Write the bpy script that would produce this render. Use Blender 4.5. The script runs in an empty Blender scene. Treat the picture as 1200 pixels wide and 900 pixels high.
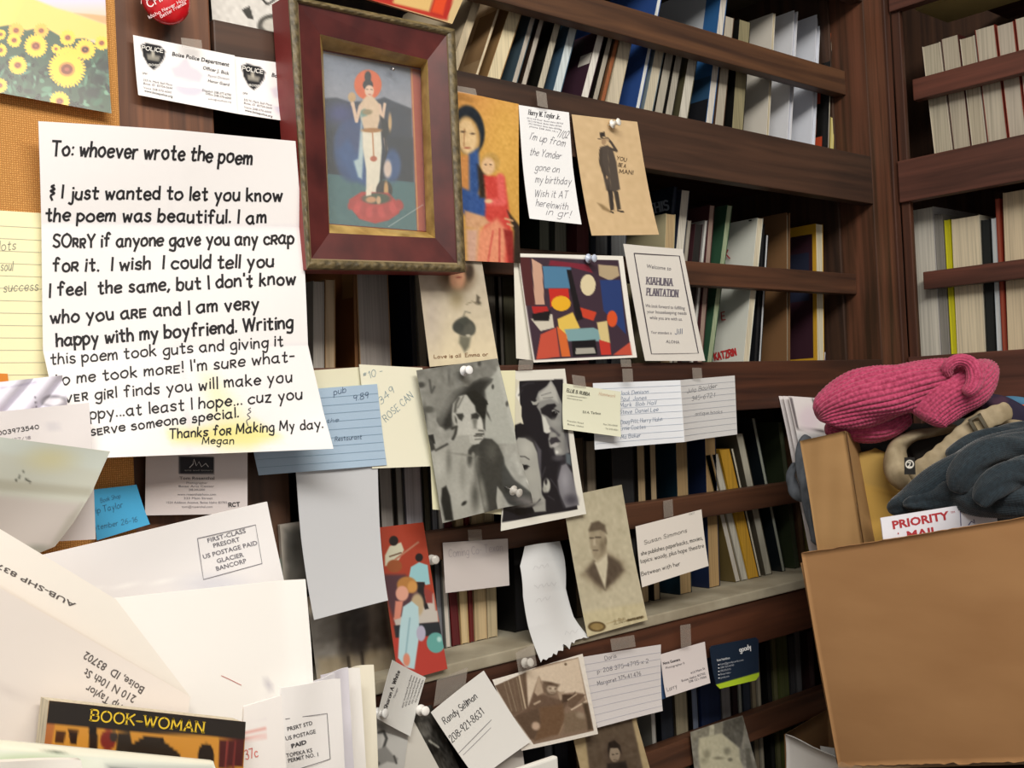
import bpy, bmesh, math, random
import numpy as np
from mathutils import Vector, Matrix
random.seed(5); RNG = np.random.default_rng(5)
SC = bpy.context.scene; COL = SC.collection
# ------------------------------------------------------------------ camera
EYE = np.array([0.0, 0.0, 1.5]); FPX = 1290.07
def cam_axes(yaw, pitch, roll):
    cy, sy = math.cos(yaw), math.sin(yaw); cp, sp = math.cos(pitch), math.sin(pitch); cr, sr = math.cos(roll), math.sin(roll)
    f = np.array([sy*cp, cy*cp, sp]); r = np.array([cy, -sy, 0.0]); u = np.cross(r, f)
    return np.array([cr*r + sr*u, -sr*r + cr*u, f])
AX = cam_axes(math.radians(41.073), math.radians(1.125), math.radians(-2.7337))
cd = bpy.data.cameras.new('camera'); cam = bpy.data.objects.new('camera', cd); COL.objects.link(cam)
cd.sensor_width = 36.0; cd.lens = 36.0*FPX/1200.0; cd.clip_start = 0.01
cam.matrix_world = Matrix(((AX[0][0], AX[1][0], -AX[2][0], EYE[0]), (AX[0][1], AX[1][1], -AX[2][1], EYE[1]),
                           (AX[0][2], AX[1][2], -AX[2][2], EYE[2]), (0, 0, 0, 1)))
SC.camera = cam
# ------------------------------------------------------------------ world and lights
SC.view_settings.view_transform = 'Standard'; SC.view_settings.look = 'None'
SC.view_settings.gamma = 1.0; SC.view_settings.exposure = 0.0; SC.view_settings.use_curve_mapping = False
W = bpy.data.worlds.new('room_light'); SC.world = W; W.use_nodes = True
W.node_tree.nodes['Background'].inputs[0].default_value = (1.0, 0.96, 0.91, 1); W.node_tree.nodes['Background'].inputs[1].default_value = 0.42
def area(name, loc, aim, size, size_y, power, col):
    l = bpy.data.lights.new(name, 'AREA'); l.shape = 'RECTANGLE'; l.size = size; l.size_y = size_y; l.energy = power; l.color = col
    o = bpy.data.objects.new(name, l); COL.objects.link(o); o.location = loc
    o.rotation_euler = (Vector(aim) - Vector(loc)).to_track_quat('-Z', 'Y').to_euler(); return o
area('ceiling_tube_light', (-0.15, -0.35, 2.62), (0.55, 0.8, 1.4), 1.2, 0.25, 26.5, (1.0, 0.965, 0.91))
area('far_ceiling_tube_light', (0.75, -0.9, 2.66), (1.2, 0.85, 1.5), 0.9, 0.15, 14, (1.0, 0.93, 0.82))
# ------------------------------------------------------------------ geometry helpers
def ray(x, y): return AX.T @ np.array([(x-600)/FPX, -(y-450)/FPX, 1.0])
def atY(x, y, Y=0.85): r = ray(x, y); return EYE + r*(Y/r[1])
def atX(x, y, X=1.52): r = ray(x, y); return EYE + r*(X/r[0])
def atD(x, y, d): return EYE + ray(x, y)*d
def proj(P):
    c = (np.asarray(P) - EYE) @ AX.T
    return np.stack([600 + FPX*c[..., 0]/c[..., 2], 450 - FPX*c[..., 1]/c[..., 2]], -1)
def lin(h):
    if isinstance(h, str): c = np.array([int(h[i:i+2], 16) for i in (0, 2, 4)])/255.0
    else: c = np.array(h, float)
    return np.where(c <= 0.04045, c/12.92, ((c+0.055)/1.055)**2.4)
def smooth(t): t = np.clip(t, 0, 1); return t*t*(3-2*t)
ROOTS = []
def props(o, label=None, cat=None, group=None, kind=None, category=None):
    cat = cat or category
    if label: o['label'] = label
    if cat: o['category'] = cat
    if group: o['group'] = group
    if kind: o['kind'] = kind
    return o
def thing(name, label, cat, group=None, kind=None):
    o = bpy.data.objects.new(name, None); COL.objects.link(o); o.empty_display_size = 0.02
    props(o, label, cat, group, kind); ROOTS.append(o); return o
def mesh(name, V, F, mat, parent=None, smooth_=False, label=None, **kw):
    me = bpy.data.meshes.new(name); me.from_pydata([tuple(map(float, v)) for v in V], [], [tuple(map(int, f)) for f in F]); me.update()
    if smooth_: me.polygons.foreach_set('use_smooth', [True]*len(me.polygons))
    if mat: me.materials.append(mat)
    o = bpy.data.objects.new(name, me); COL.objects.link(o)
    if parent: o.parent = parent
    else:
        A = np.array([v.co for v in me.vertices]); c = np.array([(A[:, 0].min()+A[:, 0].max())/2, (A[:, 1].min()+A[:, 1].max())/2, A[:, 2].min()])
        me.transform(Matrix.Translation(Vector(-c))); o.location = c
    props(o, label=label, **kw); return o
def boxVF(o, a, b, c):
    """box from corner o along vectors a, b, c"""
    o, a, b, c = map(np.asarray, (o, a, b, c)); P = [o, o+a, o+a+b, o+b, o+c, o+a+c, o+a+b+c, o+b+c]
    F = [(0, 3, 2, 1), (4, 5, 6, 7), (0, 1, 5, 4), (1, 2, 6, 5), (2, 3, 7, 6), (3, 0, 4, 7)]
    if np.dot(np.cross(a, b), c) < 0: F = [f[::-1] for f in F]
    return P, F
def joinVF(*L):
    V, F = [], []
    for v, f in L:
        n = len(V); V += list(v); F += [tuple(i+n for i in q) for q in f]
    return V, F
def bevbox(name, lo, hi, mat, parent=None, bev=0.0015, **kw):
    bm = bmesh.new(); V, F = boxVF(lo, (hi[0]-lo[0], 0, 0), (0, hi[1]-lo[1], 0), (0, 0, hi[2]-lo[2]))
    vs = [bm.verts.new(v) for v in V]
    for f in F: bm.faces.new([vs[i] for i in f])
    if bev: bmesh.ops.bevel(bm, geom=bm.edges[:], offset=bev, segments=2, affect='EDGES', profile=0.6)
    me = bpy.data.meshes.new(name); bm.to_mesh(me); bm.free()
    me.materials.append(mat); o = bpy.data.objects.new(name, me); COL.objects.link(o)
    if parent: o.parent = parent
    props(o, **kw); return o
# ------------------------------------------------------------------ materials
MATS = {}
def nt(name):
    m = bpy.data.materials.new(name); m.use_nodes = True; n = m.node_tree; b = n.nodes['Principled BSDF']; return m, n, b
def plain(col, rough=0.6, metal=0.0, coat=0.0, key=None):
    k = ('p', str(col), rough, metal, coat)
    if k in MATS: return MATS[k]
    m, n, b = nt('paint_' + str(len(MATS))); c = lin(col)
    b.inputs['Base Color'].default_value = (*c, 1); b.inputs['Roughness'].default_value = rough; b.inputs['Metallic'].default_value = metal
    b.inputs['Coat Weight'].default_value = coat
    MATS[k] = m; return m
def wood(key, light, dark, axis, rough=0.55, scale=1.0):
    k = ('w', key, axis)
    if k in MATS: return MATS[k]
    m, n, b = nt('wood_' + key); L = n.links
    tc = n.nodes.new('ShaderNodeTexCoord'); mp = n.nodes.new('ShaderNodeMapping')
    s = [38*scale]*3; s['xyz'.index(axis)] = 1.6*scale; mp.inputs['Scale'].default_value = s
    L.new(tc.outputs['Object'], mp.inputs['Vector'])
    n1 = n.nodes.new('ShaderNodeTexNoise'); n1.inputs['Scale'].default_value = 2.0; n1.inputs['Detail'].default_value = 6; n1.inputs['Distortion'].default_value = 0.6
    L.new(mp.outputs[0], n1.inputs['Vector'])
    n2 = n.nodes.new('ShaderNodeTexNoise'); n2.inputs['Scale'].default_value = 5; L.new(tc.outputs['Object'], n2.inputs['Vector'])
    mx = n.nodes.new('ShaderNodeMath'); mx.operation = 'MULTIPLY_ADD'; mx.inputs[1].default_value = 0.35; L.new(n2.outputs[0], mx.inputs[0]); L.new(n1.outputs[0], mx.inputs[2])
    cr = n.nodes.new('ShaderNodeValToRGB'); cr.color_ramp.elements[0].position = 0.48; cr.color_ramp.elements[1].position = 0.85
    cr.color_ramp.elements[0].color = (*lin(dark), 1); cr.color_ramp.elements[1].color = (*lin(light), 1)
    L.new(mx.outputs[0], cr.inputs[0]); L.new(cr.outputs[0], b.inputs['Base Color'])
    bp = n.nodes.new('ShaderNodeBump'); bp.inputs['Strength'].default_value = 0.12; bp.inputs['Distance'].default_value = 0.002
    L.new(n1.outputs[0], bp.inputs['Height']); L.new(bp.outputs[0], b.inputs['Normal']); b.inputs['Roughness'].default_value = rough
    MATS[k] = m; return m
def noisy(key, c0, c1, scale, rough=0.8, bump=0.0, stretch=(1, 1, 1), detail=4, lo=0.35, hi=0.65, dist=0.001):
    k = ('n', key)
    if k in MATS: return MATS[k]
    m, n, b = nt(key); L = n.links
    tc = n.nodes.new('ShaderNodeTexCoord'); mp = n.nodes.new('ShaderNodeMapping'); mp.inputs['Scale'].default_value = stretch
    L.new(tc.outputs['Object'], mp.inputs['Vector'])
    n1 = n.nodes.new('ShaderNodeTexNoise'); n1.inputs['Scale'].default_value = scale; n1.inputs['Detail'].default_value = detail; L.new(mp.outputs[0], n1.inputs['Vector'])
    cr = n.nodes.new('ShaderNodeValToRGB'); cr.color_ramp.elements[0].position = lo; cr.color_ramp.elements[1].position = hi
    cr.color_ramp.elements[0].color = (*lin(c0), 1); cr.color_ramp.elements[1].color = (*lin(c1), 1)
    L.new(n1.outputs[0], cr.inputs[0]); L.new(cr.outputs[0], b.inputs['Base Color']); b.inputs['Roughness'].default_value = rough
    if bump:
        bp = n.nodes.new('ShaderNodeBump'); bp.inputs['Strength'].default_value = bump; bp.inputs['Distance'].default_value = dist
        L.new(n1.outputs[0], bp.inputs['Height']); L.new(bp.outputs[0], b.inputs['Normal'])
    MATS[k] = m; return m
def pages(col):
    """paper edges: fine lines along z on the block of leaves"""
    k = ('pg', col)
    if k in MATS: return MATS[k]
    m, n, b = nt('page_edges'); L = n.links
    tc = n.nodes.new('ShaderNodeTexCoord'); mp = n.nodes.new('ShaderNodeMapping'); mp.inputs['Scale'].default_value = (420, 420, 6)
    L.new(tc.outputs['Object'], mp.inputs['Vector'])
    n1 = n.nodes.new('ShaderNodeTexNoise'); n1.inputs['Scale'].default_value = 1.0; n1.inputs['Detail'].default_value = 3; L.new(mp.outputs[0], n1.inputs['Vector'])
    cr = n.nodes.new('ShaderNodeValToRGB'); c = lin(col); cr.color_ramp.elements[0].position = 0.3; cr.color_ramp.elements[1].position = 0.6
    cr.color_ramp.elements[0].color = (*(c*0.72), 1); cr.color_ramp.elements[1].color = (*c, 1)
    L.new(n1.outputs[0], cr.inputs[0]); L.new(cr.outputs[0], b.inputs['Base Color']); b.inputs['Roughness'].default_value = 0.85
    MATS[k] = m; return m
def printed(rough=0.75, coat=0.0):
    k = ('pr', rough, coat)
    if k in MATS: return MATS[k]
    m, n, b = nt('printed_paper'); a = n.nodes.new('ShaderNodeAttribute'); a.attribute_name = 'Print'
    n.links.new(a.outputs['Color'], b.inputs['Base Color']); b.inputs['Roughness'].default_value = rough; b.inputs['Coat Weight'].default_value = coat
    b.inputs['Coat Roughness'].default_value = 0.15
    if rough > 0.5:
        tc = n.nodes.new('ShaderNodeTexCoord'); n1 = n.nodes.new('ShaderNodeTexNoise'); n1.inputs['Scale'].default_value = 160; n.links.new(tc.outputs['Object'], n1.inputs['Vector'])
        bp = n.nodes.new('ShaderNodeBump'); bp.inputs['Strength'].default_value = 0.08; bp.inputs['Distance'].default_value = 0.001
        n.links.new(n1.outputs[0], bp.inputs['Height']); n.links.new(bp.outputs[0], b.inputs['Normal'])
    MATS[k] = m; return m
def tape_mat():
    k = 'tape'
    if k in MATS: return MATS[k]
    m, n, b = nt('clear_tape'); b.inputs['Base Color'].default_value = (0.55, 0.50, 0.44, 1); b.inputs['Roughness'].default_value = 0.3; b.inputs['Alpha'].default_value = 0.22
    MATS[k] = m; return m
# ------------------------------------------------------------------ flat print
def paint(canvas, X, Y, shapes):
    """composite flat-print shapes on canvas (H,W,3); X,Y are the print coordinates of its points"""
    SK = 1.0
    for s in shapes:
        k = s[0]
        if k == 'S': SK = s[1]; continue
        if k == 'T': ox, oy, sc = s[1:]; X, Y = paint.X0, paint.Y0; X = (X-ox)*sc; Y = (Y-oy)*sc; continue
        if k == 'e':
            cx, cy, rx, ry, col = s[1:6]; soft = s[6] if len(s) > 6 else 1.5; rot = math.radians(s[7]) if len(s) > 7 else 0
            dx, dy = X-cx, Y-cy; a = dx*math.cos(rot)+dy*math.sin(rot); b = -dx*math.sin(rot)+dy*math.cos(rot)
            d = (np.sqrt((a/rx)**2+(b/ry)**2)-1)*min(rx, ry)
        elif k == 'p':
            pts, col = s[1:3]; soft = s[3] if len(s) > 3 else 1.5
            d = np.full(X.shape, 1e9); ins = np.zeros(X.shape, bool); n = len(pts)
            for i in range(n):
                (x0, y0), (x1, y1) = pts[i], pts[(i+1) % n]; ex, ey = x1-x0, y1-y0
                t = np.clip(((X-x0)*ex+(Y-y0)*ey)/(ex*ex+ey*ey+1e-9), 0, 1); d = np.minimum(d, np.hypot(X-x0-t*ex, Y-y0-t*ey))
                c = ((y0 > Y) != (y1 > Y)); ins ^= c & (X < (x1-x0)*(Y-y0)/((y1-y0) if y1 != y0 else 1e-9)+x0)
            d = np.where(ins, -d, d)
        elif k == 'l':
            pts, w, col = s[1:4]; soft = s[4] if len(s) > 4 else 1.0; d = np.full(X.shape, 1e9)
            for (x0, y0), (x1, y1) in zip(pts, pts[1:]):
                ex, ey = x1-x0, y1-y0; t = np.clip(((X-x0)*ex+(Y-y0)*ey)/(ex*ex+ey*ey+1e-9), 0, 1); d = np.minimum(d, np.hypot(X-x0-t*ex, Y-y0-t*ey))
            d = d - w/2
        elif k == 'f':
            cx, cy, r, npet, col = s[1:6]; soft = 1.5; th = np.arctan2(Y-cy, X-cx)
            d = np.hypot(X-cx, Y-cy) - r*(0.78+0.22*np.abs(np.sin(th*npet/2+cx)))
        elif k == 'n':
            amp, step = s[1:3]; g = RNG.normal(0, 1, (canvas.shape[0]//step+2, canvas.shape[1]//step+2))
            i = np.linspace(0, g.shape[0]-1.001, canvas.shape[0]); j = np.linspace(0, g.shape[1]-1.001, canvas.shape[1])
            i0, j0 = i.astype(int)[:, None], j.astype(int)[None, :]; fi, fj = (i % 1)[:, None], (j % 1)[None, :]
            q = g[i0, j0]*(1-fi)*(1-fj)+g[i0+1, j0]*fi*(1-fj)+g[i0, j0+1]*(1-fi)*fj+g[i0+1, j0+1]*fi*fj
            canvas += (q*amp)[..., None]; np.clip(canvas, 0, 1, canvas); continue
        elif k == 'gy':
            y0, c0, y1, c1 = s[1:5]; t = np.clip((Y-y0)/(y1-y0), 0, 1)[..., None]
            canvas[:] = hexc(c0)*(1-t)+hexc(c1)*t; continue
        a = smooth(0.5 - d/(2*max(soft*SK, 1e-3)))[..., None]
        if k == 'p' and len(s) > 4: a = a*s[4]
        if k == 'e' and len(s) > 8: a = a*s[8]
        canvas[:] = canvas*(1-a)+hexc(col)*a
def hexc(h): return np.array([int(h[i:i+2], 16) for i in (0, 2, 4)])/255.0
# single-stroke lettering: x right, y up, x-height 6, capitals 10
GL = {}
for _l in '''a|5,5.5 3,6 1,5 0,3 1,.5 3,0 5,2;5,6 5,1 6,0
b|0,10 0,0;0,4 2,6 4.5,5 5,3 4,.5 2,0 0,1.5
c|5,5 3,6 1,5 0,3 1,.7 3,0 5,1
d|5,4 3,6 1,5 0,3 1,.5 3,0 5,2;5,10 5,0
e|.2,3 5,3.4 4.6,5.2 3,6 1,5 0,3 1,.6 3,0 5,1
f|4.8,9 3.4,10 2,8.5 2,0;0,6 4,6
g|5,5.5 3,6 1,5 0,3 1,.8 3,.3 5,2;5,6 5,-2 3.5,-4 .5,-3
h|0,10 0,0;0,3.5 2,6 4,5.5 4.6,3 4.6,0
i|.5,6 .5,0;.5,8.2 .6,8.7
j|2,6 2,-2 1,-4 -1,-3;2,8.2 2.1,8.7
k|0,10 0,0;4,6 0,2.6;1.2,3.4 4.6,0
l|.5,10 .5,0
m|0,6 0,0;0,4 1.8,6 3.2,5 3.4,0;3.4,4 5.2,6 6.6,5 6.8,0
n|0,6 0,0;0,4 2.2,6 4.2,5 4.5,0
o|3,6 1,5 0,3 1,.6 3,0 5,1 5.6,3 4.6,5.4 3,6
p|0,6 0,-4;0,4 2,6 4.5,5 5,3 4,.6 2,0 0,1.5
q|5,5.5 3,6 1,5 0,3 1,.8 3,.3 5,2;5,6 5,-4
r|0,6 0,0;0,3.6 1.5,5.6 3.6,5.8
s|4.2,5.2 2.5,6 .6,5 1,3.5 3.6,2.6 4.2,1 2.4,0 0,.8
t|2,9 2,1 3,0 4.2,.6;0,6 4.2,6
u|0,6 0,2 1.2,.2 3,.3 4.6,2.4;4.6,6 4.6,0
v|0,6 2.4,0;2.4,0 5,6
w|0,6 1.6,0;1.6,0 3.4,5;3.4,5 5,0;5,0 6.8,6
x|0,6 4.6,0;4.6,6 0,0
y|0,6 2.6,1;5,6 1.5,-4
z|0,6 4.6,6;4.6,6 0,0;0,0 4.8,0
{|0,6.4 0,0;0,6.2 3.4,6.4 4,4.6 3,3.2 0,3;1.6,3 4.2,0
}|4,6 0,6;0,6 0,0;0,0 4,0;0,3.2 3.4,3.2
A|0,0 3.5,10;3.5,10 7,0;1.2,3.6 5.8,3.6
B|0,10 0,0;0,10 4,10 5.4,8.5 5,6 3,5.3 0,5.2;3,5.3 5.8,4.5 6,1.8 4.4,0 0,0
C|6.5,8.5 4,10 1.2,8.5 0,5 1.2,1.4 4,0 6.5,1.4
D|0,10 0,0;0,10 4,9.6 6.5,7 6.5,3 4,.4 0,0
E|5.4,10 0,10;0,10 0,0;0,0 5.6,0;0,5.2 4.6,5.2
F|5.4,10 0,10;0,10 0,0;0,5.2 4.4,5.2
G|6.5,8.5 4,10 1.2,8.5 0,5 1.2,1.4 4,0 6.5,1.8 6.5,4.5;6.6,4.6 4,4.6
H|0,10 0,0;6,10 6,0;0,5.2 6,5.2
I|.5,10 .5,0
J|4.5,10 4.5,2.5 3.4,.3 1.4,.2 0,2
K|0,10 0,0;6,10 0,4.2;2,5.8 6.2,0
L|0,10 0,0;0,0 5.2,0
M|0,0 .6,10;.6,10 4,2;4,2 7.4,10;7.4,10 8,0
N|0,0 0,10;0,10 6.2,0;6.2,0 6.2,10
O|4,10 1.2,8.6 0,5 1.2,1.4 4,0 6.8,1.4 8,5 6.8,8.6 4,10
P|0,10 0,0;0,10 4,10 5.6,8.6 5.4,6 4,5 0,4.8
Q|4,10 1.2,8.6 0,5 1.2,1.4 4,0 6.8,1.4 8,5 6.8,8.6 4,10;5,2.5 8,-1
R|0,10 0,0;0,10 4,10 5.6,8.6 5.4,6.2 4,5.2 0,5;3,5 6.2,0
S|5.4,8.6 3.4,10 1,9 .4,7 1.6,5.7 4.4,4.5 5.6,2.8 4.8,.7 2.6,0 0,1.2
T|0,10 7,10;3.5,10 3.5,0
U|0,10 0,3 1.4,.4 3,0 4.8,.5 6.2,3 6.2,10
V|0,10 3.4,0;3.4,0 6.8,10
W|0,10 2.4,0;2.4,0 4.8,9;4.8,9 7.2,0;7.2,0 9.6,10
X|0,10 6,0;6,10 0,0
Y|0,10 3.2,5;6.4,10 3.2,5;3.2,5 3.2,0
Z|0,10 6,10;6,10 0,0;0,0 6.2,0
0|3,10 .8,8.6 0,5 .8,1.4 3,0 5.2,1.4 6,5 5.2,8.6 3,10
1|1,8 3,10;3,10 3,0
2|.4,8 2,10 4.4,9.6 5.2,7.6 3.6,4.6 0,0;0,0 5.6,0
3|.4,9 2.6,10 4.8,8.8 4.4,6.4 2.4,5.4;2.4,5.4 5,4.4 5.2,1.6 2.8,0 0,1
4|4.4,0 4.4,10;4.4,10 0,3.4;0,3.4 6,3.4
5|5,10 1,10;1,10 .6,5.6;.6,5.6 3,6.4 5.2,5 5.2,1.6 2.8,0 0,.8
6|4.8,9.4 2.4,8.4 .4,5 .4,2 2.4,0 4.8,1 5.2,3.6 3,5.4 .6,4
7|0,10 5.6,10;5.6,10 2,0
8|2.8,5.4 .6,7 1,9.4 3,10 5,9.2 5,7 2.8,5.4 .2,3.6 .4,1 2.8,0 5.4,1 5.4,3.6 2.8,5.4
9|5,7 3,4.8 .8,5.8 .6,8.6 2.6,10 4.6,9.2 5,7 4,0
.|.4,.2 .6,.7
,|.8,.6 0,-1.8
!|.5,10 .5,3;.5,.6 .6,.1
'|.5,10 .3,8
-|0,4 3.4,4
:|.5,5.4 .6,5;.5,1 .6,.5
$|5.4,8.6 2.8,9.4 .6,7.6 2.6,5.2 5,3.6 4.4,1 2.6,.4 0,1.4;2.8,10.6 2.8,-.8
&|6,0 1,7.6 2.4,10 4,8 .4,3 1.6,.2 4,.6 6,4
/|0,-1 4,10
~|2.6,10 .4,9 3,7.4 .2,5.6 3,3.6 .2,1.8 1.8,-1.5
#|1,10 0,6;3,10 2,6;0,9 4,9;0,7 4,7'''.split('\n'):
    _k, _v = _l[0], _l[2:]
    GL[_k] = [np.array([[float(c) for c in p.split(',')] for p in st.split(' ')]) for st in _v.split(';')]
def cat_rom(P, n=4):
    if len(P) < 3: return P
    Q = np.vstack([2*P[0]-P[1], P, 2*P[-1]-P[-2]]); out = []
    for i in range(1, len(Q)-2):
        for t in np.arange(n)/n:
            a, b, c, d = Q[i-1], Q[i], Q[i+1], Q[i+2]
            out.append(0.5*((2*b)+(c-a)*t+(2*a-5*b+4*c-d)*t*t+(3*b-3*c+d-a)*t**3))
    out.append(P[-1]); return np.array(out)
def adv(ch): return 4.0 if ch == ' ' else max(s[:, 0].max() for s in GL.get(ch, GL['o'])) + 2.3
_TX = {}
def bfont_text(body, bold):
    k = (body, bold)
    if k not in _TX:
        cu = bpy.data.curves.new('t', 'FONT'); cu.body = body; cu.size = 1.0; cu.resolution_u = 2; cu.offset = bold
        o = bpy.data.objects.new('t', cu); COL.objects.link(o); bpy.context.view_layer.update()
        me = o.evaluated_get(bpy.context.evaluated_depsgraph_get()).to_mesh()
        V = np.array([v.co[:2] for v in me.vertices]) if len(me.vertices) else np.zeros((0, 2)); F = [tuple(p.vertices) for p in me.polygons]
        bpy.data.objects.remove(o); bpy.data.curves.remove(cu); _TX[k] = (V, F)
    return _TX[k]
class Sheet:
    """a sheet of paper, card or print. rows: (left px, right px, [Y or depth]) read off the photograph, top to bottom, set at a real distance"""
    def __init__(s, rows, Y=0.85, mode='Y', thick=0.0004, warp=None, toward=None):
        f = {'Y': atY, 'D': atD, 'X': atX}[mode]; s.rows = []
        for r in rows:
            yl = yr = Y
            if len(r) > 2: yl, yr = r[2] if isinstance(r[2], tuple) else (r[2], r[2])
            s.rows.append((f(*r[0], yl), f(*r[1], yr)))
        s.L = np.array([r[0] for r in s.rows]); s.R = np.array([r[1] for r in s.rows])
        k = np.r_[0, np.cumsum(np.linalg.norm(np.diff((s.L+s.R)/2, axis=0), axis=1))]; s.k = k/k[-1]
        n = np.cross(s.R[0]-s.L[0], s.L[-1]-s.L[0]); n /= np.linalg.norm(n)
        if np.dot(n, EYE - s.L[0]) < 0: n = -n
        s.n = n; s.warp = warp; s.thick = thick; s.ink = {}
    def flat(s, u, v):
        P = [np.interp(v, s.k, s.L[:, i])*(1-u)+np.interp(v, s.k, s.R[:, i])*u for i in range(3)]
        return np.stack(P, -1)
    def pos(s, u, v, off=0.0):
        P = s.flat(u, v); w = s.warp(u, v) if s.warp else 0.0
        return P + s.n*(np.asarray(w)+off)[..., None] if np.ndim(w) else P + s.n*(w+off)
    def inv(s, q):
        q = np.asarray(q, float); u = np.full(len(q), .5); v = np.full(len(q), .5); h = 1e-3
        for _ in range(9):
            p = proj(s.flat(u, v)); a = (proj(s.flat(u+h, v))-p)/h; v2 = np.where(v > .5, v-h, v+h); b = (proj(s.flat(u, v2))-p)/(v2-v)[:, None]
            e = q-p; det = a[:, 0]*b[:, 1]-a[:, 1]*b[:, 0]; det = np.where(np.abs(det) < 1e-6, 1e-6, det)
            u = np.clip(u+(e[:, 0]*b[:, 1]-e[:, 1]*b[:, 0])/det, -.2, 1.2); v = np.clip(v+(a[:, 0]*e[:, 1]-a[:, 1]*e[:, 0])/det, 0, 1)
        return np.clip(u, 0.004, .996), np.clip(v, 0.004, .996)
    def build(s, name, base='f2f0ec', shapes=(), n=(16, 16), rough=0.75, coat=0.0, parent=None, label=None, torn=0.0, back=None, **kw):
        nu, nv = n; u = np.linspace(0, 1, nu+1); v = np.unique(np.r_[np.linspace(0, 1, nv+1), s.k]); nv = len(v)-1
        U, V = np.meshgrid(u, v)
        P = s.pos(U, V); px = proj(s.flat(U, V)); cv = np.ones(U.shape+(3,))*hexc(base)
        if torn:
            t = RNG.normal(0, torn, nu+1); P[-1] += (s.L[-1]-s.L[-2])/np.linalg.norm(s.L[-1]-s.L[-2])*t[:, None]
        paint.X0, paint.Y0 = px[..., 0], px[..., 1]; paint(cv, px[..., 0], px[..., 1], list(shapes))
        B = P - s.n*s.thick; N = U.size; W = nu+1; idx = np.arange(N).reshape(nv+1, W)
        q = np.stack([idx[:-1, :-1], idx[1:, :-1], idx[1:, 1:], idx[:-1, 1:]], -1).reshape(-1, 4)
        nn = np.cross(P[1, 0]-P[0, 0], P[0, 1]-P[0, 0])
        if np.dot(nn, s.n) < 0: q = q[:, ::-1]
        rim = np.r_[idx[0, :], idx[1:, -1], idx[-1, -2::-1], idx[-2:0:-1, 0]]; rf = np.stack([rim, np.roll(rim, -1), np.roll(rim, -1)+N, rim+N], -1)
        R = len(rim); A_, B_ = P.reshape(-1, 3), B.reshape(-1, 3); k_ = np.arange(R); rf = np.stack([k_, np.roll(k_, -1), np.roll(k_, -1)+R, k_+R], -1)+2*N
        if np.dot(nn, s.n) < 0: rf = rf[:, ::-1]
        F = np.vstack([q, q[:, ::-1]+N, rf[:, ::-1]]); VV = np.vstack([A_, B_, A_[rim], B_[rim]])
        o = mesh(name, VV, F, printed(rough, coat), parent, True, label, **kw)
        c = lin(cv.reshape(-1, 3)); bc = np.ones_like(c)*lin(hexc(back or base)); c = np.vstack([c, bc, c[rim], bc[rim]]); c = np.c_[c, np.ones(len(c))]
        at = o.data.attributes.new('Print', 'FLOAT_COLOR', 'POINT'); at.data.foreach_set('color', c.astype(np.float32).ravel())
        for (nm, col, rg), (PV, PF) in s.ink.items():
            uu, vv = s.inv(PV); Q = s.pos(uu, vv, 0.0003)
            io = mesh(nm, Q, PF, plain(col, rg), o, kind='stuff')
            if parent is None: io.location = -o.location
            else: io.location = (0, 0, 0)
        if parent is not None and s.ink: s._sub = o
        s.obj = o; return o
    def _add(s, nm, col, rg, V, F):
        a = s.ink.setdefault((nm, col, rg), ([], [])); n = len(a[0]); a[0].extend(map(tuple, V)); a[1].extend([tuple(i+n for i in f) for f in F])
    def stroke(s, pts, w, col='1c1a1c', nm='handwriting', rg=0.6):
        P = np.asarray(pts, float)
        if len(P) < 2: return
        d = np.gradient(P, axis=0); d /= np.maximum(np.linalg.norm(d, axis=1), 1e-6)[:, None]; N = np.c_[-d[:, 1], d[:, 0]]*w/2
        P = P.copy(); P[0] -= d[0]*w*.3; P[-1] += d[-1]*w*.3
        L, R = P+N, P-N; n = len(P); V = np.vstack([L, R]); F = [(i, i+1, n+i+1, n+i) for i in range(n-1)]
        s._add(nm, col, rg, V, F)
    def hand(s, text, p0, p1, h=10, w=1.0, col='1c1a1c', slant=0.08, jit=0.35, serif=False, nm='handwriting'):
        p0, p1 = np.array(p0, float), np.array(p1, float); tot = sum(adv(c) for c in text); L = np.linalg.norm(p1-p0); ex = (p1-p0)/L; ey = np.array([ex[1], -ex[0]])
        kx = L/tot; ky = h/10.0; x = 0
        if h <= 9 and not serif: w *= .72
        for ch in text:
            if ch != ' ':
                j = random.gauss(0, jit*.5)
                for st in GL.get(ch, GL['o']):
                    q = cat_rom(st+RNG.normal(0, jit*.35, st.shape)*(len(st) > 1))
                    xs = x+q[:, 0]+slant*q[:, 1]; P = p0+ex*(xs*kx)[:, None]+ey*((q[:, 1]+j)*ky)[:, None]
                    s.stroke(P, w, col, nm)
                    if serif and len(st) == 2 and abs(st[0, 0]-st[1, 0]) < 3.6:
                        for e in st:
                            c = p0+ex*((x+e[0]+slant*e[1])*kx)+ey*(e[1]*ky); s.stroke([c-ex*w*.95, c+ex*w*.95], w*.35, col, nm)
            x += adv(ch)
    def type(s, text, p0, p1, h, col='222222', bold=0.0, nm='printed_text', slant=0.0):
        V, F = bfont_text(text, bold)
        if not len(V): return
        p0, p1 = np.array(p0, float), np.array(p1, float); L = np.linalg.norm(p1-p0); ex = (p1-p0)/L; ey = np.array([ex[1], -ex[0]])
        kx = L/max(V[:, 0].max(), 1e-6); ky = h/0.72
        s._add(nm, col, 0.6, p0+ex*((V[:, 0]+slant*V[:, 1])*kx)[:, None]+ey*(V[:, 1]*ky)[:, None], F)
    def lines(s, a0, a1, b0, b1, n, w, col, nm='ruled_lines'):
        """n ruled lines from edge a0-a1 to edge b0-b1"""
        for t in np.linspace(0, 1, n):
            p = np.array(a0)*(1-t)+np.array(b0)*t; q = np.array(a1)*(1-t)+np.array(b1)*t
            s.stroke([p+(q-p)*k for k in np.linspace(0, 1, 7)], w, col, nm)
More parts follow.
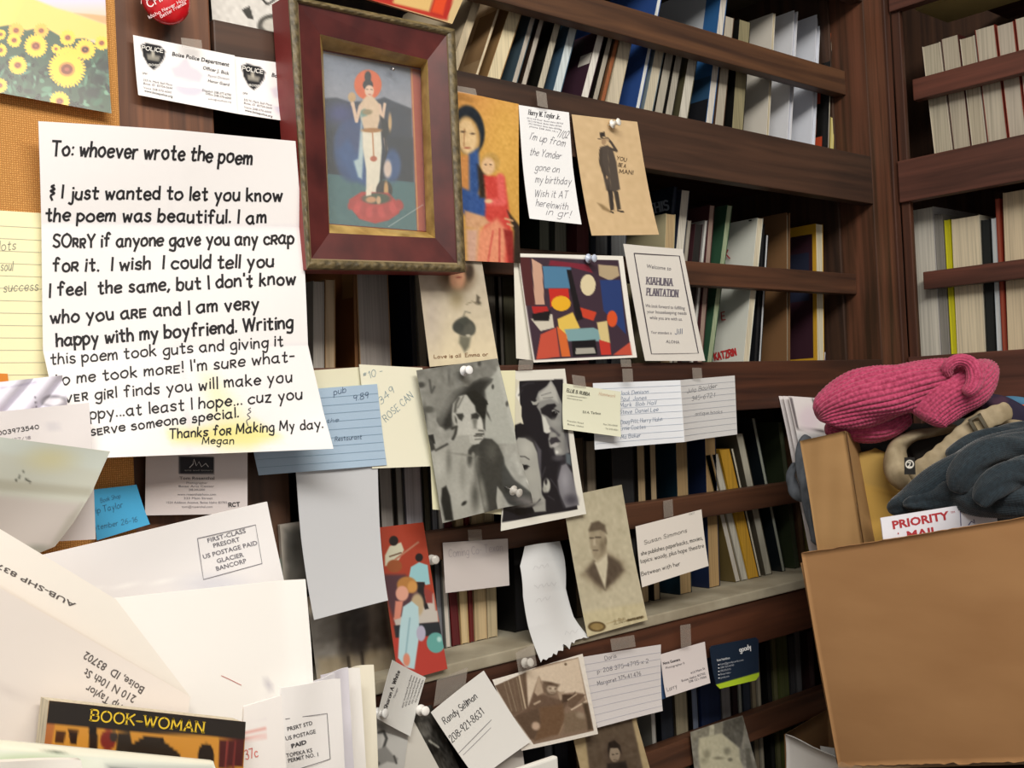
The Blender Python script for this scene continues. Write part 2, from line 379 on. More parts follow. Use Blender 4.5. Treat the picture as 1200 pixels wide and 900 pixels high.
def curl(bot=0.006, right=0.0, left=0.0, top=0.0):
    return lambda u, v: bot*v**3 + right*np.asarray(u)**3 + left*(1-np.asarray(u))**3 + top*(1-np.asarray(v))**3
# ================================================================== room shell (mostly outside the picture)
Z = lambda z: 1.5 + z
struct = dict(kind='structure')
bevbox('floor', (-1.6, -2.2, -0.02), (2.4, 1.5, 0.0), noisy('floor_boards', '4a3a2c', '6a5542', 6), bev=0, **struct)
bevbox('ceiling', (-1.6, -2.2, 2.8), (2.4, 1.5, 2.82), plain('d8d2c6', 0.9), bev=0, **struct)
bevbox('wall_back', (-1.6, 1.25, 0), (2.4, 1.30, 2.8), plain('b8ae9c', 0.9), bev=0, **struct)
bevbox('wall_right', (2.05, -2.2, 0), (2.10, 1.25, 2.8), plain('b8ae9c', 0.9), bev=0, **struct)
# ================================================================== bookcases
RED = dict(light='5c3a27', dark='362014'); DRK = dict(light='4a3123', dark='2a1a12'); RGT = dict(light='643c30', dark='3c231b')
wX = wood('rail_x', RED['light'], RED['dark'], 'x'); wXd = wood('board_x', DRK['light'], DRK['dark'], 'x')
wXm = wood('board_mid_x', '5a3422', '351d13', 'x')
wZ = wood('post_z', '6a402c', '35200f', 'z'); wY = wood('rail_y', RGT['light'], RGT['dark'], 'y'); wIn = wood('inner_z', '4c3324', '2a1b13', 'z')
wdust = noisy('dusty_painted_board', '8f8672', 'b5ad98', 14, 0.8, 0.1, detail=6)
bc = thing('bookcase', 'dark stained wooden bookcase with deep face boards and thin book rails', 'bookcase')
B = lambda name, lo, hi, m, par=None, bev=0.0015, **k: bevbox(name, (lo[0], lo[1], Z(lo[2])), (hi[0], hi[1], Z(hi[2])), m, par or bc, bev, **k)
XL, XP, XQ = -0.25, 1.455, 1.52
B('corner_post', (XP, 0.85, -1.45), (XQ-0.012, 1.0, 1.0), wZ)
B('corner_post', (XQ-0.0105, 0.847, -1.45), (XQ+0.004, 0.99, 1.0), wood('post_z2', '5a3524', '301a10', 'z'))
B('left_stile', (0.338, 0.853, -1.45), (0.425, 0.90, 1.0), wood('stile_z', '7a4e34', '40271a', 'z'))
B('plywood_panel', (0.4275, 0.872, -0.244), (0.492, 0.880, -0.021), wood('ply_z', '5d4130', '3e2a1d', 'z'))
B('side_panel', (XP-0.006, 0.905, -1.45), (XP-0.0005, 1.17, 1.0), wIn)
B('back_panel', (XL, 1.172, -1.45), (XP+0.35, 1.18, 1.0), wood('back_z', '33231a', '1c120c', 'z'), bev=0)
for zt, zb, m, ex in ((0.3375, 0.268, wXd, 0), (0.0417, -0.0195, wXm, 0), (0.637, 0.565, wXd, 0)):
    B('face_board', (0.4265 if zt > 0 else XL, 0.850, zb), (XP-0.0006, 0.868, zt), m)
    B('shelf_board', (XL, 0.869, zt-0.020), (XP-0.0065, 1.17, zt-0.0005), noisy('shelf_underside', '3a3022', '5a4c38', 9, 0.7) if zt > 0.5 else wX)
B('shelf_board', (XL, 0.848, -0.257), (XP-0.0065, 1.17, -0.245), wdust, label='shelf board with a dusty pale painted top')
B('face_board', (XL, 0.851, -0.312), (XP-0.0006, 0.868, -0.2575), wXm)
B('shelf_board', (XL, 0.869, -0.555), (XP-0.0065, 1.17, -0.535), wX)
for zt, zb, m in ((0.472, 0.436, wood('rail_x2', '5f3f28', '372115', 'x')), (0.170, 0.140, wX), (-0.122, -0.151, wX), (-0.412, -0.446, wX)):
    B('book_rail', (0.4265, 0.885, zb), (XP-0.0005, 0.903, zt), m)
# right bookcase, at a right angle
bc2 = thing('bookcase', 'second dark reddish bookcase meeting the first at a corner post, on the right', 'bookcase')
R_ = lambda name, lo, hi, m, bev=0.0015: B(name, lo, hi, m, bc2, bev)
R_('stile', (XQ+0.0045, 0.832, -1.45), (XQ+0.014, 0.846, 1.0), wood('stile_z3', '54301f', '2f1a11', 'z'))
for zt, zb in ((0.336, 0.274), (0.0440, -0.022), (0.637, 0.560)):
    R_('face_board', (XQ-0.003, -0.35, zb), (XQ+0.0155, 0.8445, zt), wY)
    R_('shelf_board', (XQ+0.017, -0.35, zt-0.02), (XQ+0.36, 0.8315, zt-0.001), wY)
for zt, zb in ((0.4605, 0.4285), (0.1705, 0.1440)):
    R_('book_rail', (XQ+0.030, -0.35, zb), (XQ+0.047, 0.8315, zt), wood('rail_y2', '6a3d30', '40241b', 'y'))
R_('back_panel', (XQ+0.37, -0.35, -1.45), (XQ+0.38, 1.15, 1.0), wIn, 0)
R_('shelf_board', (XQ+0.017, -0.35, -0.30), (XQ+0.36, 0.8315, -0.28), wY)
_a = atX(1073, 12, 1.60); mesh('pale_strip', *boxVF((1.60, _a[1], _a[2]), (0, -.4, 0), (.10, 0, 0), (0, 0, .008)), plain('c4b074', .6), bc2)  # thin box standing in for a pale yellow strip up here
# ================================================================== cork board covered with burlap
cb = thing('cork_board', 'tan burlap covered pin board along the left edge', 'pin board')
def burlap():
    m, n, b = nt('burlap_weave'); L = n.links; tc = n.nodes.new('ShaderNodeTexCoord')
    a = n.nodes.new('ShaderNodeTexWave'); a.bands_direction = 'X'; a.inputs['Scale'].default_value = 190; a.inputs['Distortion'].default_value = 3; a.inputs['Detail Scale'].default_value = 3
    c = n.nodes.new('ShaderNodeTexWave'); c.bands_direction = 'Z'; c.inputs['Scale'].default_value = 190; c.inputs['Distortion'].default_value = 3; c.inputs['Detail Scale'].default_value = 3
    for w in (a, c): L.new(tc.outputs['Object'], w.inputs['Vector'])
    mm = n.nodes.new('ShaderNodeMath'); mm.operation = 'MULTIPLY'; L.new(a.outputs['Fac'], mm.inputs[0]); L.new(c.outputs['Fac'], mm.inputs[1])
    cr = n.nodes.new('ShaderNodeValToRGB'); cr.color_ramp.elements[0].color = (*lin('ad7638'), 1); cr.color_ramp.elements[1].color = (*lin('dba25c'), 1)
    cr.color_ramp.elements[1].position = 0.6; L.new(mm.outputs[0], cr.inputs[0]); L.new(cr.outputs[0], b.inputs['Base Color']); b.inputs['Roughness'].default_value = 0.9
    bp = n.nodes.new('ShaderNodeBump'); bp.inputs['Strength'].default_value = 0.5; bp.inputs['Distance'].default_value = 0.0008; L.new(mm.outputs[0], bp.inputs['Height']); L.new(bp.outputs[0], b.inputs['Normal']); return m
BUR = burlap()
B('burlap_face', (-0.12, 0.838, -0.40), (0.3385, 0.8435, 0.60), BUR, cb, 0.002)
B('cork_core', (-0.119, 0.8438, -0.399), (0.3370, 0.8475, 0.599), noisy('cork', '6b4322', '8a5a30', 200, 0.9), cb, 0)
# ================================================================== books
ORD = ['', 'second ', 'third ', 'fourth ', 'fifth ', 'sixth ', 'seventh ', 'eighth ', 'ninth ', 'tenth ']
NTH = 'nearest second third fourth fifth sixth seventh eighth ninth tenth eleventh twelfth thirteenth fourteenth fifteenth sixteenth seventeenth eighteenth nineteenth twentieth 21st 22nd 23rd 24th 25th 26th 27th 28th 29th 30th 31st 32nd 33rd 34th 35th 36th'.split()
BOOK = {}
def book(side, xl, xr, y1, s, top, f, zs, cover, page, look, group, zt=None, depth=0.15, art=None, hard=False, block=True):
    at = (lambda x, y: atY(x, y, f)[[0, 2]]) if side == 'L' else (lambda x, y: (lambda p: np.array([-p[1], p[2]]))(atX(x, y, f)))
    a1, z1 = at(xl, y1); ar, _ = at(xr, y1); a2, z2 = at(xl+s*(y1-top), top)
    tan = (a2-a1)/(z2-z1); zs = Z(zs); ab = a1 - tan*(z1-zs); th = max(ar-a1, 0.002)
    ztop = Z(zt) if zt is not None else z2; h = ztop-zs
    def P(a, d, z):  # a along shelf from the book's left, d into the shelf, z up
        A = ab + a + tan*z
        return (A, f+d, zs+z) if side == 'L' else (f+d, -A, zs+z)
    def bx(a0, a1_, d0, d1, z0, z1_):
        V = [P(a0, d0, z0), P(a1_, d0, z0), P(a1_, d1, z0), P(a0, d1, z0), P(a0, d0, z1_), P(a1_, d0, z1_), P(a1_, d1, z1_), P(a0, d1, z1_)]
        F = [(0, 3, 2, 1), (4, 5, 6, 7), (0, 1, 5, 4), (1, 2, 6, 5), (2, 3, 7, 6), (3, 0, 4, 7)]
        if side == 'R': F = [q[::-1] for q in F]
        return V, [q for q in F]
    t = min(0.0022 if hard else 0.0009, th*0.16); lip = 0.003 if hard else 0.0006; z0 = 0.0006
    r = thing('book', look, 'book', group); BOOK[look.split(',')[0]] = r
    V, F = joinVF(bx(0, t, 0, depth, z0, h), bx(th-t, th, 0, depth, z0, h), bx(t, th-t, depth-t, depth, z0, h))
    mesh('cover', V, F, plain(cover, 0.4), r)
    V, F = bx(t*1.02, th-t*1.02, lip, depth-t*1.1, z0+lip, h-lip)
    if block: mesh('page_block', V, F, pages(page), r)
    if art: # printed panels on the left cover: (d0,d1,z0frac,z1frac,colour)
        for i, (d0, d1, q0, q1, c) in enumerate(art):
            o_ = -0.0003-0.00005*i; mesh('cover_print', [P(o_, d0, q0*h), P(o_, d1, q0*h), P(o_, d1, q1*h), P(o_, d0, q1*h)], [(0, 1, 2, 3)], plain(c, 0.4), r)
    return r
def row(side, where, group, entries, f, zs, line, ref):
    n = len(entries)
    for i, e in enumerate(entries):
        xl, xr, s, top, cover, page, look = e[:7]; k = dict(e[7]) if len(e) > 7 else {}
        y1 = k.pop('y1', None) or line(xl); ff = k.pop('f', f); pos_i = (n-1-i) if ref == 'r' else i
        book(side, xl, xr, y1, s, top, ff, zs, cover, page, '%s, %s %s' % (look, NTH[pos_i], where), group, **k)
CR, GY, WH, TN = 'd8cdb2', 'b4aca0', 'e2dfd8', 'b79d78'
row('L', 'from the corner post on top shelf', 'books on the top shelf', [
 (528, 537, .34, -30, 'c9b89a', 'cfc0a2', 'cream-edged book'),
 (558, 561, .33, -30, 'b59c7c', CR, 'thin book with mottled beige cover', dict(art=[(.0, .15, .1, .45, 'a68b68'), (.02, .1, .5, .9, 'c4ae90'), (.0, .03, .3, .7, '8f7250')])),
 (571, 587, .33, -12, '8a6c46', 'ded0ac', 'thick cream-paged book with brown cover'),
 (600, 606.5, .29, 13, '3c4c55', GY, 'book with slate cover'),
 (611, 617.5, .28, 16, '2a1f18', GY, 'book with dark brown cover'),
 (629.5, 638, .27, 21, '14130f', 'bdb5a2', 'book with wide black cover'),
 (648, 658, .26, 26, '3d5569', 'ccd6d8', 'white-edged book with steel blue cover'),
 (681, 690, .26, 36, '3a2430', 'dedad2', 'white-edged book with plum cover', dict(art=[(0.0, .02, .62, .75, 'cfc8bd'), (.02, .05, .75, .98, '2a2328')])),
 (694.5, 701, .25, 38, '17120f', 'a79f90', 'grey-edged book with black cover'),
 (704, 709, .24, 41, '6c4a30', '9a5a34', 'slim orange-brown book'),
 (711, 725, .22, 43, 'b7ab93', 'c8bda6', 'cream book with rough torn edge'),
 (745, 750, .2, -25, '2c4a86', 'd9dcda', 'tall thin book with royal blue cover'),
 (754, 765, .2, 53, '6e7c84', 'c5bca6', 'cream-paged book'),
 (767, 777, .19, 58, '1c1a18', 'a8a294', 'grey-paged paperback with dark cover'),
 (779.5, 788, .18, 60, '1c1a18', 'aaa496', 'grey-paged paperback standing upright'),
 (795, 806, .17, 64, '4a4632', 'c9c5b8', 'pale-paged book with olive cover'),
 (827, 835, .12, -25, '2f5f92', 'd2cdc4', 'tall book with bird and landscape cover', dict(depth=.2, art=[(.0, .2, 0, .1, 'd9cda0'), (.0, .2, .1, .26, '1b1c20'), (.0, .2, .26, .40, '2a4a68'), (.025, .2, .58, 1.0, 'b9bdc2'), (.055, .075, .66, .68, '2a2c34'), (.09, .105, .69, .705, '2a2c34'), (.035, .05, .63, .65, '2a2c34')])),
 (837.5, 848, .1, 18, '4a3528', 'b2aa9a', 'grey-paged book with brown cover'),
 (857.5, 871, .07, 22, '11110f', '8f8767', 'olive-edged book with black cover'),
 (898, 901, .055, 15, 'd6d0c4', 'c2b79a', 'slim cream-white book'),
 (922, 927, .055, 12, 'd9dbe0', 'b8bcc8', 'slim white book with broad white cover', dict(hard=True)),
 (950, 955, .045, 17, 'd9dde6', 'c9cdd8', 'bright white book with broad cover', dict(hard=True)),
 (970, 971.8, .03, 33, '0e0d0c', 'cfc6b2', 'black book with orange flecks on cover', dict(f=.905, depth=.1, art=[(.0, .05, .88, .99, 'c2613a'), (.015, .03, .45, .62, 'b04426'), (.01, .022, .05, .2, 'b04426'), (.02, .028, .22, .34, '6a3f34')])),
 (973, 977, .02, 137, 'b8a860', 'd9cf8a', 'short pale yellow booklet', dict(f=.906, depth=.1)),
], .92, .3375, lambda x: 80+.2136*(x-533), 'r')
mid = lambda x: 427-.016*(x-600)
row('L', 'from the corner post on middle shelf', 'books on the middle shelf', [
 (367, 380, 0, 329, 'a8a49c', 'c8c2ba', 'grey-paged book'),
 (381, 393, 0, 327, 'a07c54', 'c8b090', 'tan-paged book'),
 (416, 420, -.02, 310, '7a4c28', '8a6038', 'tall brown book with curved pale stripe', dict(zt=.25, art=[(.0, .02, .35, .98, '9c7446')])),
 (422, 459, -.04, 310, 'b08c64', 'b8b0aa', 'thick grey-paged book', dict(zt=.26)),
 (484, 489, -.04, 310, '14182a', '2a2a2e', 'tall book with navy cover', dict(zt=.26)),
 (492, 501, -.05, 310, '7e786c', 'a09888', 'grey-edged narrow book', dict(zt=.25)),
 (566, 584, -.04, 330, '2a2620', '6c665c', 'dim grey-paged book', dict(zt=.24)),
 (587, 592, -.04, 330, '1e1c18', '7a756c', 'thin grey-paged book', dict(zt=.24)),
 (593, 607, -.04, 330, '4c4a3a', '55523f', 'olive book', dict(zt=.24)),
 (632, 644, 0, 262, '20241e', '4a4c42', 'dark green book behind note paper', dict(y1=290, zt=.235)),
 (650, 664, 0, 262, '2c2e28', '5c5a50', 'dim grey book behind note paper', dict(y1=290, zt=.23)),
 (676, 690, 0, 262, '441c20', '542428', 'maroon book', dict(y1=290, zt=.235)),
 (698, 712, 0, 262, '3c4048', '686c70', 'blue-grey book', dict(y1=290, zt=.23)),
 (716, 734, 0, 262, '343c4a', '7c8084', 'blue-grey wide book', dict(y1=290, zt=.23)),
 (782.5, 786.5, .1, 218, '1c2838', '2c3444', 'tall navy book with pale lettering', dict(y1=290, f=.925)),
 (779, 790, .04, 250, 'b5ab88', 'b39b74', 'short cream book before the navy one', dict(y1=290, f=.9045)),
 (791, 801, .1, 222, '2a3040', 'd2cdc0', 'tall white-paged book', dict(y1=300)),
 (802, 806, .1, 258, '8a8478', 'a09a8e', 'grey book', dict(y1=300)),
 (811, 820, .1, 262, '3a2024', '1a1614', 'black book', dict(y1=300)),
 (822, 825, .1, 258, '9a9894', 'd0d0cc', 'silver-edged thin book', dict(y1=300)),
 (827, 833, .08, 240, '4c2a2c', '9a8478', 'pinkish grey book', dict(y1=300)),
 (828.5, 835, .13, 240, '2f4f3a', '9aa888', 'pale green book with green cover'),
 (871, 878, .1, 255, 'd4d6cc', 'd6cdb4', 'white book with red hand lettering', dict(f=.905)),
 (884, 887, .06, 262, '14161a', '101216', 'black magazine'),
 (889, 892, .06, 275, '14161a', 'c8ccd0', 'black magazine with white edge'),
 (921.5, 926, 0, 249, '7a5a3c', '8a8474', 'book with broad brown board cover', dict(hard=True)),
 (957.5, 966, -.01, 262, 'c89a2c', 'd6cfb4', 'book with dark picture cover and yellow border', dict(art=[(.006, .15, .035, .93, '38202a'), (.012, .15, .45, .8, '262a3c')])),
 (975, 985, -.1, 252, 'b85a30', 'c26a3c', 'orange and purple magazine', dict(y1=317, f=.99)),
 (988.5, 998, -.1, 257, 'c0a878', 'd2c39c', 'cream magazine', dict(y1=317, f=.99)),
 (966, 972, .15, 373, 'd8d8de', '8a80a0', 'small white pamphlet', dict(f=.94, depth=.04)),
 (975, 981, .13, 376, 'c8ccd4', '5e7e9c', 'small blue pamphlet', dict(f=.94, depth=.04)),
 (988, 998, .1, 382, '6a7a58', 'c6b692', 'small tan pamphlet', dict(f=.94, depth=.04)),
], .92, .0417, mid, 'r')
lowl = lambda x: 686-.23*(x-844)
row('L', 'from the box on lower shelf', 'books on the lower shelf', [
 (455, 470, -.05, 560, '4a4640', 'a49e98', 'grey-paged book', dict(zt=-.03)),
 (474, 482, -.05, 560, '48433e', '98948e', 'dim narrow book', dict(zt=-.035)),
 (484, 504, -.05, 560, '6a6870', 'd0ccd2', 'pale lilac-grey book', dict(zt=-.03)),
 (506, 512, -.05, 560, '3a3828', '4e4a38', 'dark olive book', dict(zt=-.04)),
 (514, 521, -.05, 560, '3c3c40', '7a7c82', 'slate-grey book', dict(y1=765, zt=-.04)),
 (523, 529, -.06, 700, '8c8c86', 'd0c8be', 'thin white-edged book', dict(y1=762, zt=-.05)),
 (530.5, 539.5, -.07, 700, '5a1418', '5a1418', 'dark red spine book', dict(y1=755, zt=-.06)),
 (541, 550, -.05, 700, 'b89c70', 'cbb48a', 'cream-paged book beside the dark red one', dict(y1=752, zt=-.06)),
 (551, 555.5, -.04, 700, '6a201c', '6a201c', 'thin red book', dict(y1=750, zt=-.07)),
 (557, 571, -.03, 700, 'b49c78', 'c2ab84', 'cream-paged book with stained edge', dict(y1=746, zt=-.065)),
 (572, 583, -.03, 700, 'b8a888', 'bfae8c', 'cream paperback', dict(y1=742, zt=-.06)),
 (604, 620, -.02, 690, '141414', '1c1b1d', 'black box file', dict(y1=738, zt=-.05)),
 (676, 690, -.03, 550, '241e18', '4a3c2c', 'dark brown book', dict(zt=-.04)),
 (693, 703, -.03, 550, '6a6052', '7e7464', 'taupe book', dict(zt=-.045)),
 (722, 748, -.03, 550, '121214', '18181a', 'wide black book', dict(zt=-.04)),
 (751.5, 761, -.03, 550, '1c1a16', 'a58f6c', 'tan-paged book', dict(zt=-.04)),
 (766.5, 774, -.03, 550, '141210', 'a38e6e', 'narrow tan-paged book', dict(zt=-.045)),
 (797, 811, -.03, 550, '142a36', 'a48a62', 'tan-paged book with dark teal cover', dict(zt=-.035)),
 (831, 844, -.03, 550, '18233f', 'aa8c60', 'tan-paged book with navy cover', dict(zt=-.035)),
 (862, 868, -.24, 600, '6a5a34', 'c0bab0', 'leaning white-paged book', dict(zt=-.075)),
 (869.5, 876.5, -.24, 600, 'a09a8c', 'c6c2b4', 'leaning pale book', dict(zt=-.075)),
 (878, 889, -.23, 600, 'c99a2e', 'c99a2e', 'leaning mustard yellow book', dict(zt=-.07)),
 (889.5, 892.5, -.22, 600, '3a3226', 'd2ccb8', 'thin leaning cream book', dict(zt=-.07)),
 (897, 905, -.21, 508, '4a4438', 'b2ae9e', 'leaning grey-paged book'),
 (916.5, 920.5, -.2, 490, '10161a', 'a4aa9c', 'leaning book with black cover'),
 (932, 937, -.12, 490, '2c3422', '343c28', 'dark green leaning book', dict(zt=-.04)),
 (940, 945, -.1, 500, '4a3424', '5a4630', 'brown book', dict(zt=-.05)),
 (947, 954, -.08, 500, '6a6238', '7c7444', 'olive yellow book', dict(zt=-.05)),
], .905, -.245, lowl, 'r')
btm = lambda x: 846-.336*(x-872)
row('L', 'from the box on bottom shelf', 'books on the bottom shelf', [
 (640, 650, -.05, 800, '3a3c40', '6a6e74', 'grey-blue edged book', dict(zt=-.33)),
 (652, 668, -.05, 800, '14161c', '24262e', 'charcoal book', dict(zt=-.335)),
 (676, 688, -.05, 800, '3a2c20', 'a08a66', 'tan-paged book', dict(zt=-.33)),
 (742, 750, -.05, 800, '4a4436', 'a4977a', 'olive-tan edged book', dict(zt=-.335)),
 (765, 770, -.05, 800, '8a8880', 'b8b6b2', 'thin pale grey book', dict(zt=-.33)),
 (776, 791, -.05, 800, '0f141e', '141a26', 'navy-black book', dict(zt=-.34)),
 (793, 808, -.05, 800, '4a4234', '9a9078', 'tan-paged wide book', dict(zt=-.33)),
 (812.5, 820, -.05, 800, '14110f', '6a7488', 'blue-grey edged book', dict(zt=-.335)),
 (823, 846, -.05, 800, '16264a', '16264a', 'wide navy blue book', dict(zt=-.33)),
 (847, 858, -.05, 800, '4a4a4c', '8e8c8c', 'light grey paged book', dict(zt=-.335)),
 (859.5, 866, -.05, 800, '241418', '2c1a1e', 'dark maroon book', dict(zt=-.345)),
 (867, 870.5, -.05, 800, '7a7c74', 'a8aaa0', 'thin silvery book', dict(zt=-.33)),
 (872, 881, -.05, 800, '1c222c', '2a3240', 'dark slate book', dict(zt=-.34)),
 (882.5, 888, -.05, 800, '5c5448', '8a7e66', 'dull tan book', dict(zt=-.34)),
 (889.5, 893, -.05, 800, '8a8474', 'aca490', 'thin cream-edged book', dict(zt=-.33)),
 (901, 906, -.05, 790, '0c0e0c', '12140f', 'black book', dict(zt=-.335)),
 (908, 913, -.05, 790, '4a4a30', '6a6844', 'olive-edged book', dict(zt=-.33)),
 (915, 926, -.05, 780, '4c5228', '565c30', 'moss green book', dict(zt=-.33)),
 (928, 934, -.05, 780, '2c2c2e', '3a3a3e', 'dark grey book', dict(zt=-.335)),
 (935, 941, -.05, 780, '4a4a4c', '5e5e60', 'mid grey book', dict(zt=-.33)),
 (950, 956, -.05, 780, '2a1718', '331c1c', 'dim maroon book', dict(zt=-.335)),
], .905, -.535, btm, 'r')
rt = lambda x: 190-.215*(x-1048)
ent = []
for i, (a, b) in enumerate(((1095, 1116), (1117.5, 1138), (1139, 1156), (1157.5, 1181), (1182.5, 1203), (1204.5, 1226))):
    ent.append((a, b, -.115, 52-.27*(a-17-1078)+(3, 0, 6, 0, 2, 0)[i], ('d8cdb8', '4a2420', 'c9c2b0', '7a2c22', '8a3a2c', '7a2c22')[i], ('bdb49e', 'bab09c', 'b8ae98', 'beb5a2', 'bab0a0', 'bcb3a0')[i],
      ('outermost cream-covered paperback', 'yellowing paperback with dark top edge', 'yellowing narrow paperback', 'yellowing paperback with red cover', 'yellowing paperback by red-topped one', 'yellowing paperback at picture edge')[i]))
row('R', 'from the post on right upper shelf', 'yellowed paperbacks on the right upper shelf', ent, 1.575, .335, rt, 'l')
rm = lambda x: 417.5-.067*(x-1073)
row('R', 'from the post on right middle shelf', 'books on the right middle shelf', [
 (1074, 1103, -.055, 247, 'c4c0bc', 'd8d2c4', 'thick white-paged book'),
 (1104, 1113, -.055, 252, '9a968e', '8a867e', 'grey book with black label'),
 (1115, 1121, -.055, 258, 'd2cc1c', 'd2cc1c', 'slim bright yellow book'),
 (1122, 1155, -.045, 257, 'd9d0b8', 'e0d2b4', 'thick cream paperback'),
 (1156.5, 1167, -.045, 258, '101412', '141816', 'black-spined book'),
 (1168.5, 1174, -.045, 256, 'a8b0b4', 'ccd0d0', 'thin white-edged book'),
 (1175, 1180, -.05, 233, '8a3424', '9a4a34', 'thin brick red book'),
 (1181.5, 1236, -.035, 226, 'c4b294', 'd8c6a6', 'very thick cream-paged book'),
], 1.575, .044, rm, 'l')

def cover_letters(key, rows, items):
    sh = Sheet(rows, mode='X')
    for it in items: sh.hand(*it[0], **it[1])
    for (nm, col, rg), (PV, PF) in sh.ink.items():
        uu, vv = sh.inv(PV); mesh('cover_lettering', sh.pos(uu, vv, 0.0002), PF, plain(col, rg), BOOK[key], kind='stuff')
X0, X1 = atY(871, 425, .905)[0]-.0018, atY(888, 255, .905)[0]-.0018
cover_letters('white book with red hand lettering', [((850, 250), (890, 250), X1), ((832, 430), (872, 430), X0)], [(('K', (850, 304), (857, 302), 10, 1.6, 'a83c3c'), {}), (('E', (846, 375), (852, 374), 9, 1.8, 'a83c3c'), {}), (('KATZRIN', (838, 422), (864, 416), 8, 2.4, 'b83030'), {}), (('-', (878, 262), (883, 261), 8, 2.2, '1c1c1c'), {})])
X0, X1 = atY(782.5, 290, .925)[0]-.0018, atY(789.5, 218, .925)[0]-.0018
cover_letters('tall navy book with pale lettering', [((755, 215), (796, 215), X1), ((755, 290), (790, 290), X0)], [(('THIS', (760, 251), (786, 245), 11, 2.2, '9aa4b0'), dict(serif=True))])
# ================================================================== papers pinned and taped to the bookcase
def sp(k): return 0.8495 - 0.0016*k         # the k-th layer of paper in front of the face boards
NOTE = 'notes and cards pinned to the bookcase'
# ---- handwritten letter
def letter_warp(u, v):
    u = np.asarray(u); v = np.asarray(v)
    w = np.interp(u, [0, .5, 1], [0.0, 0.004, 0.0])*(1-v)
    return w + 0.001*np.sin(u*5+v*7) + 0.0035*smooth((v-.85)/.15)*np.sin(u*6.3+1)
L = Sheet([((45, 142), (347, 165), .816), ((48, 262), (354, 266), .828), ((51, 411), (361, 404), .824), ((64, 470), (376, 466), .816), ((86, 538), (389, 526), .806)], warp=letter_warp)
txt = [('To: whoever wrote the poem', (60, 182), (297, 193), 17, 2.7), ("~ I just wanted to let you know", (58, 233), (333, 236), 15, 2.6),
 ('the poem was beautiful. I am', (53, 259), (314, 262), 15, 2.6), ('SO{{Y if anyone gave you any c{ap', (62, 290), (346, 286), 15, 2.6),
 ('fo{ it.  I wish  I could tell you', (62, 318), (322, 313), 15, 2.6), ("I feel  the same, but I don't know", (58, 347), (348, 333), 15, 2.6),
 ('who you a{} and I am ve{y', (60, 379), (305, 362), 15, 2.6), ('happy with my boyfriend. Writing', (67, 406), (345, 384), 15, 2.7),
 ('this poem took guts and giving it', (60, 427), (334, 405), 13, 1.9), ("to me took mo{}! I'm su{e what-", (64, 451), (348, 423), 13, 1.9),
 ('}v}{ gi{l finds you will make you', (68, 472), (345, 447), 13, 1.9), ('ppy...at least I hope... cuz you', (105, 491), (357, 467), 13, 1.9),
 ('s}{ve someone special.', (105, 510), (282, 488), 11, 1.8), ('Thanks fo{ Making My day.', (198, 514), (380, 501), 11, 1.7), ('Megan', (238, 520), (278, 520), 8, 1.7)]
for t, a, b, h, w in txt: L.hand(t, a, b, h, w, '17151a', slant=.05, jit=.5)
L.hand('~', (289, 496), (296, 496), 18, 1.0, '55555f')
L.build('handwritten_letter', 'f1eeee', [('p', [(236, 440), (250, 440), (300, 500), (296, 528), (262, 530), (250, 500)], 'f2ecc0', 14, .8), ('p', [(196, 505), (300, 495), (330, 512), (300, 522), (200, 518)], 'f0e795', 8, .9),
   ('l', [(199, 150), (203, 265), (208, 405), (225, 530)], 1.2, 'dcd8dc', 3), ('l', [(48, 263), (352, 266)], 1.0, 'dedade', 2.5), ('l', [(51, 410), (361, 404)], 1.0, 'e2dfe2', 2)], n=(48, 60), label='large white letter handwritten in black marker, unfolded over the board edge', category='letter')
# ---- sunflower photo
def flowers():
    S = [('gy', 0, 'c9c3dc', 95, 'd9bfae'), ('p', [(-60, -60), (200, -30), (420, 60), (560, 100), (820, 190), (820, 300), (-60, 300)], 'f2c766', 14), ('p', [(560, 98), (700, 108), (820, 122), (820, 190)], 'd99f6a', 10),
         ('p', [(-60, -60), (150, -10), (60, 180), (-60, 200)], 'f7df6c', 60), ('p', [(-60, 210), (60, 190), (200, 230), (330, 200), (480, 290), (640, 290), (720, 330), (830, 370), (830, 900), (-60, 900)], '35513f', 8)]
    r = random.Random(3)
    for i in range(150):
        x, y = r.uniform(-20, 820), r.uniform(420, 830); S.append(('e', x, y, r.uniform(14, 48), r.uniform(6, 22), r.choice(['4c7860', '3c6650', '22352c', '58866c', '2a4238', '1d2a26', '16201e', '6c9a80']), 4, r.uniform(0, 180)))
    for x, y in ((600, 480), (740, 600), (690, 700), (790, 500)): S.append(('e', x, y, 60, 45, '1f2b2a', 30))
    for cx, cy, a, n in ((5, 260, 40, 14), (0, 380, 52, 16), (120, 230, 62, 16), (105, 305, 55, 14), (310, 232, 58, 16), (268, 348, 90, 22), (130, 495, 72, 20), (510, 285, 62, 16), (420, 370, 36, 12), (-10, 650, 60, 16), (640, 375, 82, 18), (765, 325, 56, 14), (440, 770, 78, 18), (510, 430, 85, 20), (500, 525, 145, 34)):
        S += [('f', cx, cy, a, n, 'f2c93e' if cy > 240 else 'e8b648'), ('e', cx, cy, a*.42, a*.38, 'c98a3c', 4), ('e', cx, cy, a*.30, a*.27, '7c3f28' if a != 82 else '2c1712', 4), ('e', cx, cy, a*.13, a*.1, 'a85c48', 5)]
    return [('T', 0, 0, 6.43)] + S
s = Sheet([((-40, -45), (123, -12)), ((-40, 103), (129, 134))], Y=.832, warp=curl(.003))
s.build('sunflower_photo', 'f2c766', flowers(), n=(120, 120), rough=.25, label='sunflower field photo pinned on the burlap board', category='photo')
